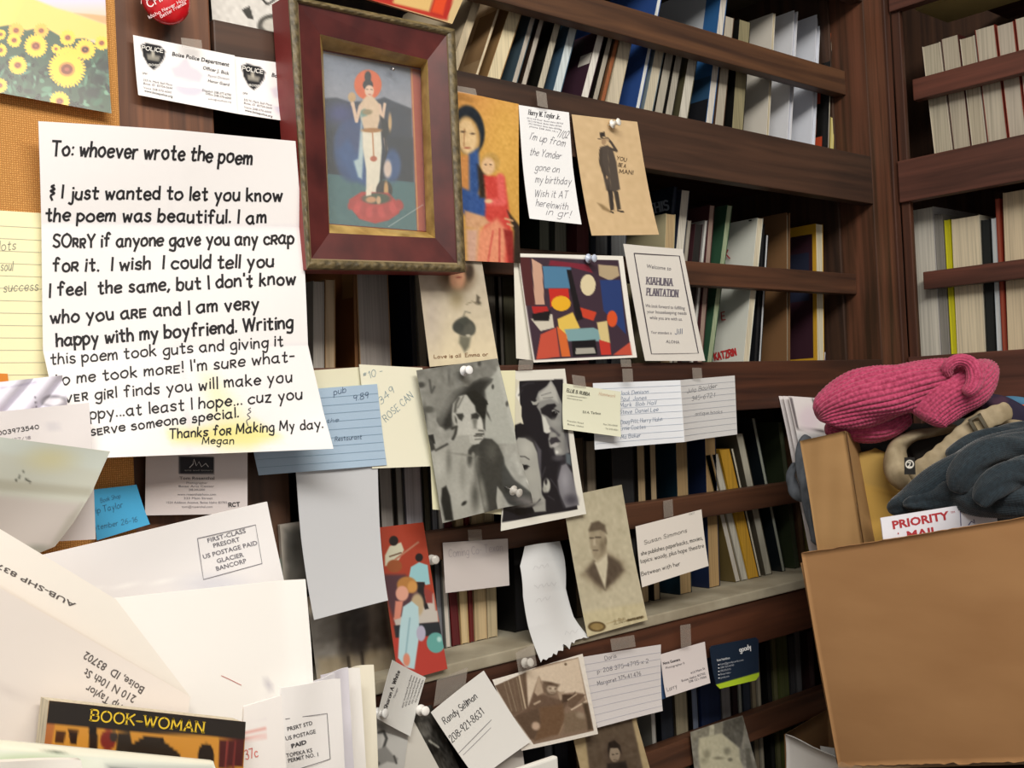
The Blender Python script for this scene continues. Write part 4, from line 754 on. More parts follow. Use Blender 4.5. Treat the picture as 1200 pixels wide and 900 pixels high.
G_ = [('T', 590, 430, 9), ('p', [(165, 150), (625, 130), (760, 1500), (-40, 1640), (100, 620), (180, 560)], '1f1d22', 4), ('p', [(110, 120), (170, 148), (130, 300), (190, 420), (190, 520), (210, 600), (100, 620), (90, 300)], 'd6d2be', 6), ('S', 1.4), ('p', [(500, 140), (560, 230), (600, 340), (625, 400), (640, 700), (690, 900), (560, 960), (520, 900), (480, 840), (470, 760), (490, 690), (470, 700), (425, 690), (400, 520), (380, 470), (350, 420), (370, 380), (340, 340), (370, 260), (460, 200)], '8d8d8a', 8),
  ('p', [(500, 150), (560, 260), (580, 380), (500, 330), (380, 360), (370, 290), (450, 220)], 'b6b6b0', 14), ('l', [(400, 300), (500, 270)], 7, '6a6a68', 6), ('l', [(420, 330), (520, 320)], 6, '74746f', 6), ('p', [(290, 360), (330, 370), (370, 345), (375, 370), (350, 400), (310, 400)], 'a8a8a2', 6), ('p', [(390, 440), (460, 395), (540, 385), (560, 410), (530, 440), (590, 470), (570, 500), (540, 560), (510, 560), (460, 520), (400, 490)], '242226', 8), ('e', 530, 465, 20, 12, 'a8a8a4', 5), ('e', 535, 490, 26, 26, '19181b', 5), ('e', 550, 480, 5, 5, 'dcdcd8', 3), ('l', [(560, 470), (590, 500)], 8, '9a9a96', 5),
  ('p', [(405, 510), (440, 530), (470, 600), (500, 660), (490, 690), (450, 700), (425, 680)], 'd2d2ca', 8), ('e', 540, 590, 50, 40, '9c9c98', 26), ('l', [(500, 650), (580, 720)], 24, '4a484c', 14), ('e', 520, 715, 34, 22, '9a9a95', 10), ('p', [(480, 780), (500, 745), (560, 740), (600, 790), (560, 800), (500, 820)], '39363b', 8), ('p', [(490, 840), (540, 800), (590, 800), (560, 850), (510, 850)], '9a9894', 7), ('e', 660, 800, 20, 120, '6e6e70', 20), ('p', [(535, 130), (626, 130), (626, 380), (600, 330), (560, 240)], '232126', 8), ('l', [(200, 200), (260, 170), (320, 170)], 10, '3a383e', 10), ('l', [(160, 300), (200, 240)], 8, '38363a', 8),
  ('p', [(100, 620), (180, 590), (240, 640), (330, 760), (380, 900), (260, 800), (130, 750)], '1c1a1e', 7),
  ('T', 585, 510, 9), ('p', [(-60, 240), (170, 60), (200, 25), (270, 30), (350, 80), (400, 190), (410, 290), (430, 440), (435, 560), (430, 650), (370, 720), (250, 760), (150, 740), (-60, 700)], 'a6a69f', 8), ('p', [(400, 540), (440, 630), (470, 680), (470, 800), (350, 810), (330, 760), (420, 680)], '9c9c96', 8), ('e', 290, 150, 60, 80, 'b9b9b1', 50), ('p', [(370, 60), (440, 160), (430, 440), (410, 300), (395, 160)], '55535a', 10), ('l', [(215, 225), (265, 225), (310, 255)], 10, '3f3d3d', 6), ('e', 268, 340, 34, 26, '1a191b', 7, -25), ('l', [(230, 310), (310, 330)], 10, '1c1b1d', 5), ('e', 330, 420, 60, 60, 'acaca4', 40), ('e', 250, 740, 130, 24, '6a6866', 16, -8), ('e', 280, 690, 60, 16, '8a8884', 12, -10), ('p', [(145, 770), (330, 760), (350, 812), (150, 850)], '151417', 6), 
  ('e', 490, 530, 36, 72, 'b4b4ac', 7), ('e', 482, 490, 14, 32, '2a282b', 6), ('e', 465, 570, 20, 34, 'a2a29a', 8), ('e', 610, 170, 44, 40, 'a8a8a4', 16), ('e', 600, 180, 20, 18, 'd6d6d0', 10), ('p', [(570, 130), (590, 230), (540, 220), (500, 150)], '242227', 14), ('p', [(540, 110), (600, 80), (625, 100), (580, 130)], 'b0aeac', 6), ('e', 620, 240, 60, 30, '4c4a4f', 16), ('p', [(700, 190), (745, 200), (750, 320), (700, 290)], '5c666c', 10), ('p', [(650, 320), (700, 300), (760, 400), (820, 735), (680, 765), (620, 620), (605, 480)], '77767c', 9), ('e', 680, 470, 46, 110, '9a99a0', 40), ('e', 740, 680, 60, 50, '4c4a52', 30), ('l', [(530, 460), (600, 560), (660, 760)], 10, '3e3c42', 8), ('l', [(500, 640), (560, 680)], 8, '3c3a40', 8), ('l', [(440, 440), (480, 340)], 10, '3a383e', 10)]
s = Sheet([((600, 435), (662, 432)), ((584, 622), (684, 602))], Y=sp(4), warp=curl(.004))
s.build('couple_photo', 'e4e2d8', G_, n=(100, 160), rough=.28, label='close-up black and white photo of a moustached man and a woman', category='photo', group=NOTE)
# ---- business card, folded index cards
s = Sheet([((695, 449), (788, 446)), ((697, 527), (793, 518))], Y=sp(1), warp=curl(0, .012))
s.lines((696, 456), (788, 452), (698, 520), (792, 512), 9, .5, 'bcc6d4'); 
for t, a, b in (('Jack Denison', (726, 463), (758, 461)), ('Paul  Jones', (726, 470), (756, 468)), ('Mark  Bob Hall', (726, 477), (766, 474)), ('Steve  Daniel Lee', (726, 485), (768, 482)), ('Doug Pitt, Harry Hahn', (727, 497), (772, 493)), ('Ernie Coates', (726, 504), (755, 502)), ('Ma Baker', (727, 514), (750, 512))): s.hand(t, a, b, 4.6, .6, '6f7f98', .2, .6)
s.build('index_card', 'e4e8ee', n=(14, 10), label='left white lined index card of a joined pair, list of names', category='index card', group=NOTE)
s = Sheet([((788, 446), (861, 440)), ((793, 518), (864, 509))], Y=sp(1), warp=curl(0, 0, .012))
s.lines((789, 453), (861, 447), (793, 511), (863, 503), 9, .5, 'b4b8c0'); s.hand('Julia Boulder', (799, 461), (841, 454), 5, .6, '6a6a70', .25, .8); s.hand('345-6721', (806, 470), (838, 465), 5, .6, '6a6a70', .25, .8); s.hand('antique books', (811, 487), (847, 484), 4, .6, '7a7a80', .1, .4)
s.build('index_card', 'd6d6d6', n=(14, 10), label='right greyer lined index card of the joined pair', category='index card', group=NOTE)
s = Sheet([((660, 449), (726, 459)), ((658, 503), (724, 512))], Y=sp(5), warp=curl(.003, .002))
s.hand('ELLIE B. RUBBA', (664, 459), (691, 464), 3.6, .9, '4a4a42', 0, .1); s.type('a professional association', (664, 464), (687, 467), 1.8, '77776c'); s.type('attorneys at law', (664, 467), (682, 470), 1.8, '77776c'); s.type('Ed A. Tarbox', (682, 484), (703, 486), 3, '55554c', .01); s.type('Franklin Road', (663, 494), (682, 497), 2, '77776c'); s.type('Boise, Idaho', (663, 498), (682, 501), 2, '77776c'); s.type('Fax 343-0000', (705, 498), (721, 500), 2, '77776c'); s.type('Tel 343-0001', (707, 503), (721, 505), 2, '77776c'); s.hand('Homework', (701, 463), (720, 466), 4, .5, 'c9a890', .2)
s.build('business_card', 'e2e3cc', n=(8, 8), label='pale yellow-green business card overlapping the couple photo', category='business card', group=NOTE)
# ---- cabinet portrait, white note
s = Sheet([((659, 583), (727, 568)), ((672, 660), (740, 645)), ((687, 746), (756, 726))], Y=sp(3), warp=curl(.002, .002))
K_ = [('T', 640, 560, 4.737), ('S', 1.4), ('gy', 60, 'aea78e', 400, 'c4bca2'), ('e', 250, 360, 200, 260, 'bdb59b', 120), ('p', [(180, 750), (530, 690), (560, 800), (200, 900)], 'c9bf9c', 12), ('p', [(200, 540), (262, 460), (340, 420), (420, 470), (430, 520), (340, 610), (300, 620)], '857862', 26), ('p', [(222, 520), (268, 458), (285, 480), (325, 620), (270, 580)], '5b4f42', 12), ('p', [(335, 425), (400, 465), (425, 510), (370, 580), (325, 615), (320, 520)], '55493c', 12), ('p', [(268, 470), (335, 420), (340, 470), (325, 615)], 'cfc7ae', 6), ('p', [(262, 450), (330, 410), (335, 430), (285, 475)], 'b5ab92', 6),
  ('p', [(236, 300), (325, 290), (335, 360), (330, 420), (285, 455), (262, 440), (245, 390)], 'a0947c', 7), ('p', [(235, 290), (250, 250), (290, 238), (325, 262), (335, 310), (320, 300), (300, 290), (240, 300)], '615545', 7), ('e', 328, 350, 8, 20, '7c705c', 4), ('l', [(244, 334), (262, 334)], 7, '4c4236', 4), ('l', [(275, 330), (300, 330)], 8, '4c4236', 4), ('p', [(262, 340), (272, 340), (276, 375), (260, 378)], 'b8ac94', 5), ('l', [(262, 402), (285, 402)], 6, '5c5042', 4), ('e', 310, 380, 14, 36, '7f735e', 10), ('e', 275, 825, 48, 28, '4c3a20', 3), ('e', 275, 825, 38, 20, '9a8454', 4), ('l', [(330, 810), (420, 780)], 3, 'a08c64', 3), ('l', [(440, 792), (525, 770)], 9, '6a5838', 4), ('n', .02, 4)]
s.hand('J.L. Blatt', (718, 732), (732, 728), 6, .6, '9a8a66', .2); s.type('PHOTO ARTIST', (734, 728), (751, 724), 3, '4a3c20', .02)
s.build('cabinet_portrait', 'c2b99d', K_, n=(90, 150), rough=.5, label='sepia cabinet portrait of a young man in a dark jacket', category='photo', group=NOTE)
s = Sheet([((745, 617), (822, 597)), ((751, 688), (829, 663))], Y=sp(3), warp=curl(.002))
for t, a, b in (('Susan Simmons', (755, 638), (806, 623)), ('she publishes paperbacks, movies,', (751, 651), (824, 632)), ('topics: woody, plus hope theatre', (750, 660), (825, 641)), ('Between with her', (751, 675), (797, 662))): s.hand(t, a, b, 4.6, .75, '55524e', .15, .5)
s.type('12/6/17', (807, 604), (814, 602), 2.4, '9a9894')
s.build('white_note_card', 'e3ddd5', n=(8, 8), label='white card with four lines of small handwriting on the book rail', category='note', group=NOTE)
# ---- coming card, torn note, musicians card, tree photo
s = Sheet([((519, 636), (595, 631)), ((522, 695), (597, 686))], Y=.882)
s.hand('Coming Co- Texan', (526, 653), (590, 645), 9, .7, 'b0a6ac', .1, .4)
s.build('faded_note_card', 'cfc7c4', n=(8, 8), label='greyish card with faint handwriting beside the red musicians card', category='note', group=NOTE)
s = Sheet([((613, 641), (656, 634), .878), ((605, 665), (659, 656), .874), ((610, 700), (662, 690), .864), ((620, 735), (675, 722), .852), ((632, 775), (690, 745), .843)], warp=lambda u, v: .004*np.sin(np.asarray(v)*6.0)+.003+.003*np.sin(np.asarray(u)*5))
[s.stroke([(a+k*2.2, b-k*.4+2.4*math.sin(k*1.9+a)) for k in range(m)], .5, 'bcbcbe', 'faint_pencil') for a, b, m in ((618, 668, 10), (620, 690, 14), (624, 705, 9), (662, 742, 9))]
s.build('torn_note', 'd2d3d4', n=(22, 40), torn=.0018, label='long curling torn white note hanging left of the sepia portrait', category='note', group=NOTE)
s = Sheet([((445, 618), (496, 612), .880), ((452, 690), (507, 682), .866), ((466, 800), (523, 784), .844)], warp=curl(.002))
U_ = [('T', 430, 600, 4.5), ('p', [(60, 60), (330, 50), (420, 880), (160, 900)], '9c3a26', 2), ('p', [(80, 330), (200, 330), (300, 420), (360, 580), (150, 600), (110, 480)], '4c3038', 14), ('p', [(140, 560), (370, 520), (375, 580), (150, 600)], 'b8b0a8', 5), ('p', [(240, 470), (350, 430), (370, 580), (250, 590)], 'b9b2aa', 8), ('p', [(140, 600), (380, 580), (400, 660), (150, 670)], '20242a', 6), ('p', [(135, 665), (400, 650), (420, 880), (160, 900)], 'a8362c', 6),
  ('p', [(95, 230), (120, 180), (180, 160), (195, 200), (170, 250), (140, 280), (95, 285)], 'c2bfa8', 5), ('e', 141, 152, 24, 26, '1d1614', 4), ('e', 145, 285, 40, 34, '8e4c2a', 5), ('l', [(150, 250), (270, 160)], 10, 'a8705a', 3), ('l', [(120, 235), (180, 215)], 7, '5a3a28', 3), ('e', 275, 240, 20, 22, '1c1414', 3), ('p', [(232, 290), (275, 265), (320, 280), (332, 380), (310, 385), (295, 370), (250, 368), (220, 350)], '8fbdc4', 4), ('p', [(255, 370), (305, 370), (300, 430), (325, 510), (305, 515), (270, 430)], '1e191c', 4), ('p', [(300, 400), (345, 420), (345, 480), (310, 480)], '8c3a34', 6),
  ('e', 210, 385, 52, 44, 'a8743c', 7), ('e', 240, 395, 26, 32, 'c28c4c', 8), ('e', 185, 430, 34, 40, 'd09884', 6), ('p', [(150, 470), (190, 470), (175, 560), (140, 570)], 'c8806c', 6), ('e', 265, 490, 34, 60, 'b09c7c', 8), ('p', [(190, 500), (235, 470), (270, 500), (275, 640), (245, 830), (200, 820), (160, 770), (170, 620)], 'a9c6cc', 5), ('l', [(225, 560), (200, 760)], 8, '86a6b0', 5), ('e', 205, 780, 18, 34, 'c88068', 5), ('e', 283, 640, 24, 42, 'a8a4b8', 4), ('e', 360, 690, 48, 54, '5c9a94', 4), ('e', 378, 672, 12, 14, 'a4ccc6', 6)]
s.build('musicians_card', '9c3a26', U_, n=(70, 190), rough=.4, label='tall red card with a guitar player, blue-sweatered boy and woman', category='postcard', group=NOTE)
s = Sheet([((360, 700), (448, 640)), ((372, 800), (470, 790))], Y=.8815, warp=curl(0))
s.build('street_photo', 'cfc6b2', [('p', [(370, 715), (450, 690), (462, 770), (375, 775)], '4c443c', 5), ('p', [(360, 720), (400, 715), (400, 800), (360, 800)], '8a8680', 8), ('p', [(372, 772), (462, 758), (466, 800), (372, 800)], '9a8e78', 6), ('e', 420, 735, 12, 34, '2c2724', 6), ('e', 404, 735, 6, 36, '3a3430', 5), ('l', [(408, 770), (410, 790)], 3, '2a2420', 2), ('l', [(424, 765), (426, 785)], 3, '2a2420', 2), ('n', .03, 3)], n=(50, 60), rough=.4, label='dark sepia street photo half hidden under the blank sheet', category='photo', group=NOTE)
# ---- lower row
s = Sheet([((683, 770), (773, 755)), ((697, 852), (772, 832))], Y=sp(1), warp=curl(.004, .002))
s.lines((685, 779), (773, 764), (696, 846), (772, 826), 9, .5, 'b9b9c4'); s.hand('Doris', (709, 774), (723, 770), 5, .7, '77757c', .1); s.hand('p: 208 375-4795 x 2', (700, 789), (760, 776), 4.6, .7, '77757c', .1, .5); s.hand('Margaret 375-41 476', (700, 803), (751, 791), 4.6, .7, '77757c', .1, .5)
s.build('index_card', 'd8d4d4', n=(12, 12), label='lined index card taped on the lower beam, two faint phone lines', category='index card', group=NOTE)
s = Sheet([((773, 770), (781, 767)), ((775, 820), (783, 817))], Y=sp(.5), thick=.001); s.build('navy_card_edge', '34527c', n=(3, 6), label='sliver of a blue card behind the small white business card', category='business card', group=NOTE)
s = Sheet([((774, 767), (826, 752)), ((779, 817), (831, 800))], Y=sp(2), warp=curl(.002))
s.type('Nora Guevara', (777, 779), (797, 774), 3.2, '3c3a3e', .02); s.type('Photographer II', (780, 784), (802, 778), 2.6, '6a666c'); s.type('410 Main St', (809, 790), (826, 784), 2.6, '55525a'); s.type('Boise Idaho 83702', (798, 799), (826, 790), 2.6, '55525a'); s.type('208 321-7000', (806, 800), (827, 794), 2.6, '55525a'); s.hand('Larry', (781, 810), (793, 805), 4.5, .6, '6a666c', .2)
s.build('business_card', 'e4dcdb', n=(8, 8), label='small white business card taped left of the navy rounded card', category='business card', group=NOTE)
s = Sheet([((834, 757), (886, 747)), ((832, 760), (889, 750)), ((836, 790), (889, 780)), ((839, 803), (889, 792)), ((843, 807), (885, 797))], Y=sp(3), thick=.0009, warp=curl(.001, 0, 0))
s.hand('goody', (867, 764), (881, 760), 5.5, 1.5, 'eceef0', 0, .1); s.type('Kate Hamilton', (840, 775), (855, 772), 2.6, 'd0d4d8', .02)
for k, (t, e) in enumerate((('kate@goodycards.com', 871), ('208 333-0100', 860), ('208 333-0101', 856), ('Boise Idaho', 856), ('goody.com', 854))): s.type(t, (844, 779.5+k*3.9), (e, 779.5+k*3.9-(e-844)*.2), 2.3, 'b4b9c2'); s.stroke([(841.5, 779+k*3.9), (842.5, 778.8+k*3.9)], 1.1, 'dfe2e6', 'bullet')
s.build('rounded_business_card', '1f2c3e', [('p', [(832, 804), (892, 787), (892, 800), (835, 812)], 'b5d334', .8)], n=(60, 60), rough=.35, label='dark navy rounded business card with lime green bottom stripe', category='business card', group=NOTE)
s = Sheet([((574, 796), (682, 766)), ((605, 878), (697, 859))], Y=sp(4), warp=lambda u, v: .004*v-.003*np.asarray(u)**2+.004)
R2 = [('T', 570, 760, 7.5), ('p', [(50, 320), (340, 200), (440, 150), (800, 75), (915, 715), (370, 830)], '8a7462', 3), ('p', [(50, 325), (320, 205), (340, 500), (200, 590)], '6e5a4a', 8)]
for x0, x1, w_, c_ in ((130, 190, 9, '8c7a66'), (165, 230, 7, '988872'), (205, 250, 10, '7c6856'), (240, 290, 6, '94846c'), (265, 315, 12, 'c8b69c'), (300, 330, 7, '5a4838')): R2.append(('l', [(x0, 290-(x0-130)*.4), (x1, 540)], w_, c_, 5))
R2 += [('S', 1.3), ('p', [(330, 190), (430, 170), (800, 80), (860, 470), (830, 390), (760, 380), (640, 390), (560, 340), (470, 300), (440, 240), (400, 330), (350, 470), (335, 500)], 'd9c8b2', 9), ('p', [(340, 500), (390, 380), (430, 400), (480, 400), (600, 440), (680, 430), (690, 480), (620, 560), (300, 620), (210, 590)], '6a5546', 10), ('p', [(395, 380), (430, 250), (445, 250), (475, 380), (420, 410)], 'b8a48e', 8), ('p', [(470, 280), (560, 300), (620, 310), (600, 340), (580, 400), (520, 410), (480, 370)], '6e5c4c', 12), ('e', 550, 350, 44, 40, 'b5a490', 9), ('e', 540, 305, 50, 14, '5a483a', 10, 12), ('e', 562, 345, 14, 10, 'd2c2ac', 8), ('e', 535, 345, 10, 7, '6e5c4c', 6), ('e', 582, 348, 9, 7, '6e5c4c', 6), ('l', [(540, 378), (566, 380)], 6, '7a6656', 7),
  ('p', [(600, 380), (660, 370), (640, 440), (620, 450)], 'b09c86', 8), ('p', [(640, 400), (740, 400), (760, 375), (740, 430), (690, 460), (640, 470)], '4a3a2e', 8), ('p', [(690, 450), (780, 395), (850, 400), (800, 450), (730, 520), (690, 500)], '6c5848', 6), ('l', [(720, 530), (860, 455)], 14, 'd2c0a8', 5), ('l', [(690, 445), (770, 395)], 10, 'c2ae96', 5), ('l', [(390, 480), (440, 455)], 14, 'c8b49c', 8), ('p', [(440, 510), (640, 480), (660, 600), (600, 740), (380, 800), (420, 640)], '6f553f', 16), ('p', [(200, 590), (420, 520), (440, 640), (380, 790), (340, 780)], '5e4b3c', 12), ('e', 395, 670, 36, 36, 'c4aa94', 12, 40), ('p', [(660, 560), (760, 540), (840, 580), (860, 700), (640, 740)], '7e6c58', 16), ('e', 800, 580, 40, 26, '9e8e7a', 14, 20), ('p', [(820, 470), (870, 480), (905, 700), (860, 710), (850, 600)], '4e4032', 12), ('l', [(640, 660), (600, 740)], 8, 'a08a70', 8), ('e', 682, 135, 12, 12, '6e5c4a', 4), ('n', .012, 2)]
s.build('reclining_photo', 'ece6dc', R2, n=(130, 110), rough=.35, label='sepia snapshot of a person lounging with feet up, white border', category='photo', group=NOTE)
s = Sheet([((670, 858), (744, 838)), ((694, 960), (775, 948))], Y=sp(0))
s.build('boy_portrait', 'b5a27c', [('T', 640, 750, 6), ('p', [(270, 640), (600, 540), (680, 900), (720, 1200), (340, 1200)], '5f5142', 10), ('e', 470, 800, 60, 100, '54463a', 30), ('e', 482, 800, 38, 58, '9a8b78', 6), ('p', [(430, 760), (440, 720), (480, 705), (520, 740), (530, 800), (505, 760), (450, 760), (440, 830)], '2a221c', 6), ('e', 470, 805, 8, 4, '3a3028', 4), ('e', 498, 800, 8, 4, '3a3028', 4), ('l', [(476, 845), (498, 843)], 5, '4a3c32', 4), ('p', [(430, 870), (500, 860), (560, 850), (620, 1100), (400, 1100)], '2c2520', 12), ('n', .02, 3)], n=(70, 90), rough=.4, label='brown portrait of a child with tan margins at the bottom edge', category='photo', group=NOTE)
s = Sheet([((809, 858), (868, 838)), ((820, 960), (896, 940))], Y=.880, warp=curl(.002, .003))
s.build('blurred_photo', '8a877c', [('T', 800, 830, 12), ('n', .04, 8), ('S', 1.4), ('p', [(120, 340), (560, 190), (560, 360), (200, 420), (130, 500)], '8c8878', 14), ('p', [(380, 240), (440, 225), (440, 380), (370, 400)], 'b8b49e', 10), ('p', [(560, 180), (820, 100), (860, 260), (800, 560), (680, 470), (560, 360)], '605d54', 12), ('n', .03, 3), ('p', [(230, 420), (420, 380), (540, 350), (680, 470), (780, 560), (790, 700), (860, 900), (600, 1000), (260, 1000), (220, 600)], 'c6c1a6', 16), ('e', 340, 640, 50, 60, '99957e', 26), ('e', 620, 600, 46, 50, '8e8a76', 22), ('e', 500, 700, 60, 20, '8a8670', 14), ('e', 660, 720, 30, 26, '7e7a68', 12), ('e', 300, 740, 50, 40, 'a29e86', 26), ('l', [(850, 210), (830, 560)], 14, '989486', 10), ('p', [(860, 560), (910, 560), (980, 900), (880, 860)], '6a675c', 12), ('n', .02, 3)], n=(80, 100), rough=.25, label='glossy faded old photo with pale blurred figure, bottom centre', category='photo', group=NOTE)
s = Sheet([((480, 832), (506, 826)), ((520, 960), (560, 950))], Y=sp(1)); s.build('bearded_man_photo', '3a3834', [('T', 400, 760, 6), ('e', 580, 560, 60, 60, '6e6c66', 16), ('e', 640, 700, 50, 40, '1c1a18', 10), ('l', [(620, 650), (680, 690)], 14, 'b0aea4', 8), ('e', 560, 480, 50, 40, '4a4844', 12), ('n', .06, 2)], n=(40, 60), rough=.3, label='dark photo peeking out between the two tilted white cards', category='photo', group=NOTE)
s = Sheet([((540, 905), (611, 868)), ((556, 960), (620, 940))], Y=sp(2.2)); s.build('grey_paper_corner', 'c9c4bd', n=(6, 6), label='grey paper corner below the tilted square phone note', category='note', group=NOTE)
s = Sheet([((502, 834), (567, 786)), ((552, 912), (617, 868))], Y=sp(7), warp=lambda u, v: .008*(1-np.asarray(u))**2*.5+.006*np.asarray(v)**2)
s.hand('Randy Sellman', (519, 848), (560, 817), 8, 1.1, '2f2d30', .15, .7); s.hand('208-921-8631', (526, 869), (567, 835), 8, 1.1, '2f2d30', .15, .6); s.stroke([(531, 882), (574, 843)], .7, '8a888c', 'pen_line'); s.stroke([(538, 883), (573, 852)], .6, '9a989c', 'pen_line')
s.build('phone_note', 'e9e8e4', n=(20, 20), label='tilted square white note with a name and phone number', category='note', group=NOTE)
s = Sheet([((451, 771), (499, 794)), ((430, 838), (478, 862))], Y=sp(8), warp=lambda u, v: .012*(1-np.asarray(u))**2+.004*np.asarray(v)**2)
s.hand('Sharon A. White', (446, 829), (465, 785), 5.5, 1.3, '2c2a2c', 0, .1); s.type('Manager', (458, 817), (463, 805), 3, '8a888c')
for k in range(5): s.type('4242 Overland Road Boise', (470+k*4.2, 829-k*2.4+k), (482+k*3.6, 791+k*1.5), 2.4, '6a686c')
s.build('business_card', 'd8d8d4', n=(14, 18), label='tilted business card printed up its side, above the skull card', category='business card', group=NOTE)
s = Sheet([((430, 826), (482, 838)), ((424, 918), (470, 925))], Y=sp(7), warp=curl(.0, 0, .004))
s.build('skull_card', 'c4c4c0', [('T', 410, 760, 5.51), ('S', 1.2), ('e', 180, 510, 50, 36, '8a8a86', 16), ('p', [(140, 480), (190, 520), (200, 620), (150, 760), (100, 700)], 'b6b6b2', 12), ('l', [(180, 540), (215, 535), (235, 580), (215, 640)], 18, '4c4c4a', 6), ('p', [(170, 650), (230, 630), (280, 690), (310, 710), (300, 740), (240, 730), (180, 760), (160, 700)], '8c8c89', 8), ('l', [(285, 695), (300, 740)], 12, '4a4a48', 6), ('l', [(125, 795), (180, 740)], 20, '4a4a48', 8), ('l', [(410, 600), (320, 900)], 6, '9a9a96', 5)], n=(60, 90), rough=.5, label='grey card with a horned animal skull, below the tilted card', category='postcard', group=NOTE)
s = Sheet([((482, 840), (484, 843)), ((450, 920), (528, 925))], Y=sp(6)); s.build('white_tilted_card', 'd8d5cc', n=(10, 10), label='plain off-white card tilted between skull card and phone note', category='note', group=NOTE)
# ---- adhesive tape
for i, (a, b, c, d, lb) in enumerate((((628, 106), (640, 109), (643, 127), (630, 124), 'on top of the narrow letterhead note'), ((670, 439), (685, 441), (686, 455), (672, 453), 'above the yellow-green business card'), ((729, 432), (741, 432), (742, 448), (730, 448), 'above the left index card'), ((811, 431), (822, 431), (823, 444), (812, 444), 'above the right index card'), ((777, 587), (788, 585), (790, 604), (778, 607), 'above the white four-line card'),
   ((548, 621), (564, 620), (565, 633), (549, 634), 'above the faded card'), ((715, 749), (743, 744), (745, 758), (717, 763), 'above the two-line index card'), ((797, 733), (809, 731), (810, 756), (798, 759), 'above the small white business card'), ((608, 422), (625, 421), (624, 434), (607, 434), 'under the abstract card'), ((212, 44), (236, 47), (235, 58), (213, 55), 'on the police card'), ((512, 797), (548, 782), (540, 815), (508, 828), 'crossing the lower beam near the phone note'), ((533, 100), (557, 104), (557, 112), (535, 108), 'on the gold postcard'), ((604, 765), (625, 755), (628, 782), (608, 790), 'over the top of the sepia snapshot'), ((727, 421), (739, 421), (740, 430), (728, 430), 'on the middle beam below the welcome card'))):
    yy = {5: .878, 4: .8815}.get(i, .838 if i in (9, 11, 12) else .8405)
    P = [atY(*p, yy) for p in (a, b, c, d)]; n_ = np.array([0, -.0002, 0])
    V, F = boxVF(P[0], P[1]-P[0], P[3]-P[0], n_); mesh('adhesive_tape', V, F, tape_mat(), None, False, 'piece of clear tape '+lb, category='tape', group='clear tape pieces on the notes')
# ---- push pins: a spool with two flanges and a steel point
def lathe(name, prof, c, ax, mat, par, N=20):
    ax = np.asarray(ax, float); ax /= np.linalg.norm(ax); t = np.cross(ax, (0, 0, 1)); t /= np.linalg.norm(t); b = np.cross(ax, t); V, F = [], []
    for rr, d in prof:
        for i in range(N): a = 2*math.pi*i/N; V.append(c + ax*d + t*rr*math.cos(a) + b*rr*math.sin(a))
    for k in range(len(prof)-1):
        for i in range(N): F.append((k*N+i, k*N+(i+1) % N, (k+1)*N+(i+1) % N, (k+1)*N+i))
    F.append(tuple(range(N))[::-1]); F.append(tuple((len(prof)-1)*N+i for i in range(N))); return mesh(name, V, F, mat, par, True)
def glassy(col, al):
    m, n, b = nt('clear_plastic'); b.inputs['Base Color'].default_value = (*lin(col), 1); b.inputs['Roughness'].default_value = .12; b.inputs['Alpha'].default_value = al; return m
CLR = glassy('e8e4dc', .55)
for x, y, Y_, m, lb, ax in ((543, 435, .8335, plain('f0f0f0', .3), 'white push pin at the top of the cowboy photo', (-.1, -1, .05)), (688, 303, .843, plain('c2cce0', .25, coat=.5), 'pale blue push pin on the abstract card', (.1, -1, -.1)), (716, 146, .844, plain('f0eee6', .25, coat=.5), 'white push pin on the tan top-hat postcard', (.2, -1, .1)),
   (505, 656, .877, CLR, 'clear push pin right of the red musicians card', (-.2, -1, .1)), (492, 832, .836, plain('f2f0ec', .3), 'white push pin below the tilted business card', (-.1, -1, .1)), (614, 777, .836, CLR, 'clear push pin on the lounging sepia snapshot', (0, -1, .2)), (441, 836, .828, plain('dadad8', .3), 'greyish push pin on the animal skull card', (.3, -1, .1)), (600, 574, .826, CLR, 'clear push pin in the curled corner of the cowboy photo', (.1, -1, -.3))):
    r = thing('push_pin', lb, 'push pin', 'push pins in the notes'); c = atY(x, y, Y_)
    lathe('pin_head', [(.0045, .0010), (.0052, .0016), (.0050, .0026), (.0027, .0036), (.0024, .0080), (.0040, .0092), (.0044, .0104), (.0036, .0112)], c, ax, m, r)
    lathe('pin_point', [(.0006, .001), (.0006, -.008), (.0001, -.012)], c, ax, plain('b8b8b8', .3, 1.0), r, 8)
# ================================================================== picture frame
fr = thing('framed_picture', 'dark red wooden picture frame with rope edge and gilt liner', 'picture frame')
RG = [([(337, -6), (533, 34), (546, 319), (359, 316)], .8205), ([(338.5, -4), (532, 36), (545, 317.5), (360, 314)], .8180), ([(348.5, 2), (524.5, 40), (536.5, 310), (364, 304)], .8180), ([(349.5, 3.5), (523, 41.5), (535.5, 308), (365, 303)], .8200), ([(375, 40), (501, 70), (510, 279), (386, 273)], .8260), ([(378.5, 58), (493, 79.5), (499.5, 272), (386, 263)], .8415), ([(378.5, 60), (493, 81), (499.5, 271), (386, 262)], .8435)]
back = [atY(x, y, .8195)+np.array([0, .0275, 0]) for x, y in RG[0][0]]
def ring(name, q0, q1, mat, n=1, disp=None):
    V, F = [], []
    for q in (q0, q1): V += q
    for i in range(4): j = (i+1) % 4; F.append((i, j, 4+j, 4+i))
    return mesh(name, V, F, mat, fr)
rp = [[atY(x, y, Y_) for x, y in q] for q, Y_ in RG]
mred = noisy('red_lacquer_wood', '3c1416', '5c2422', 22, .45, .05, (1, 1, 1)); mside = noisy('red_side_paint', '7a2a28', '8e3834', 15, .5)
ring('frame_side', back, rp[0], mside); ring('frame_lip', rp[0], rp[1], noisy('olive_gilt', '4e442c', '7a6c48', 140, .5, .6)); 
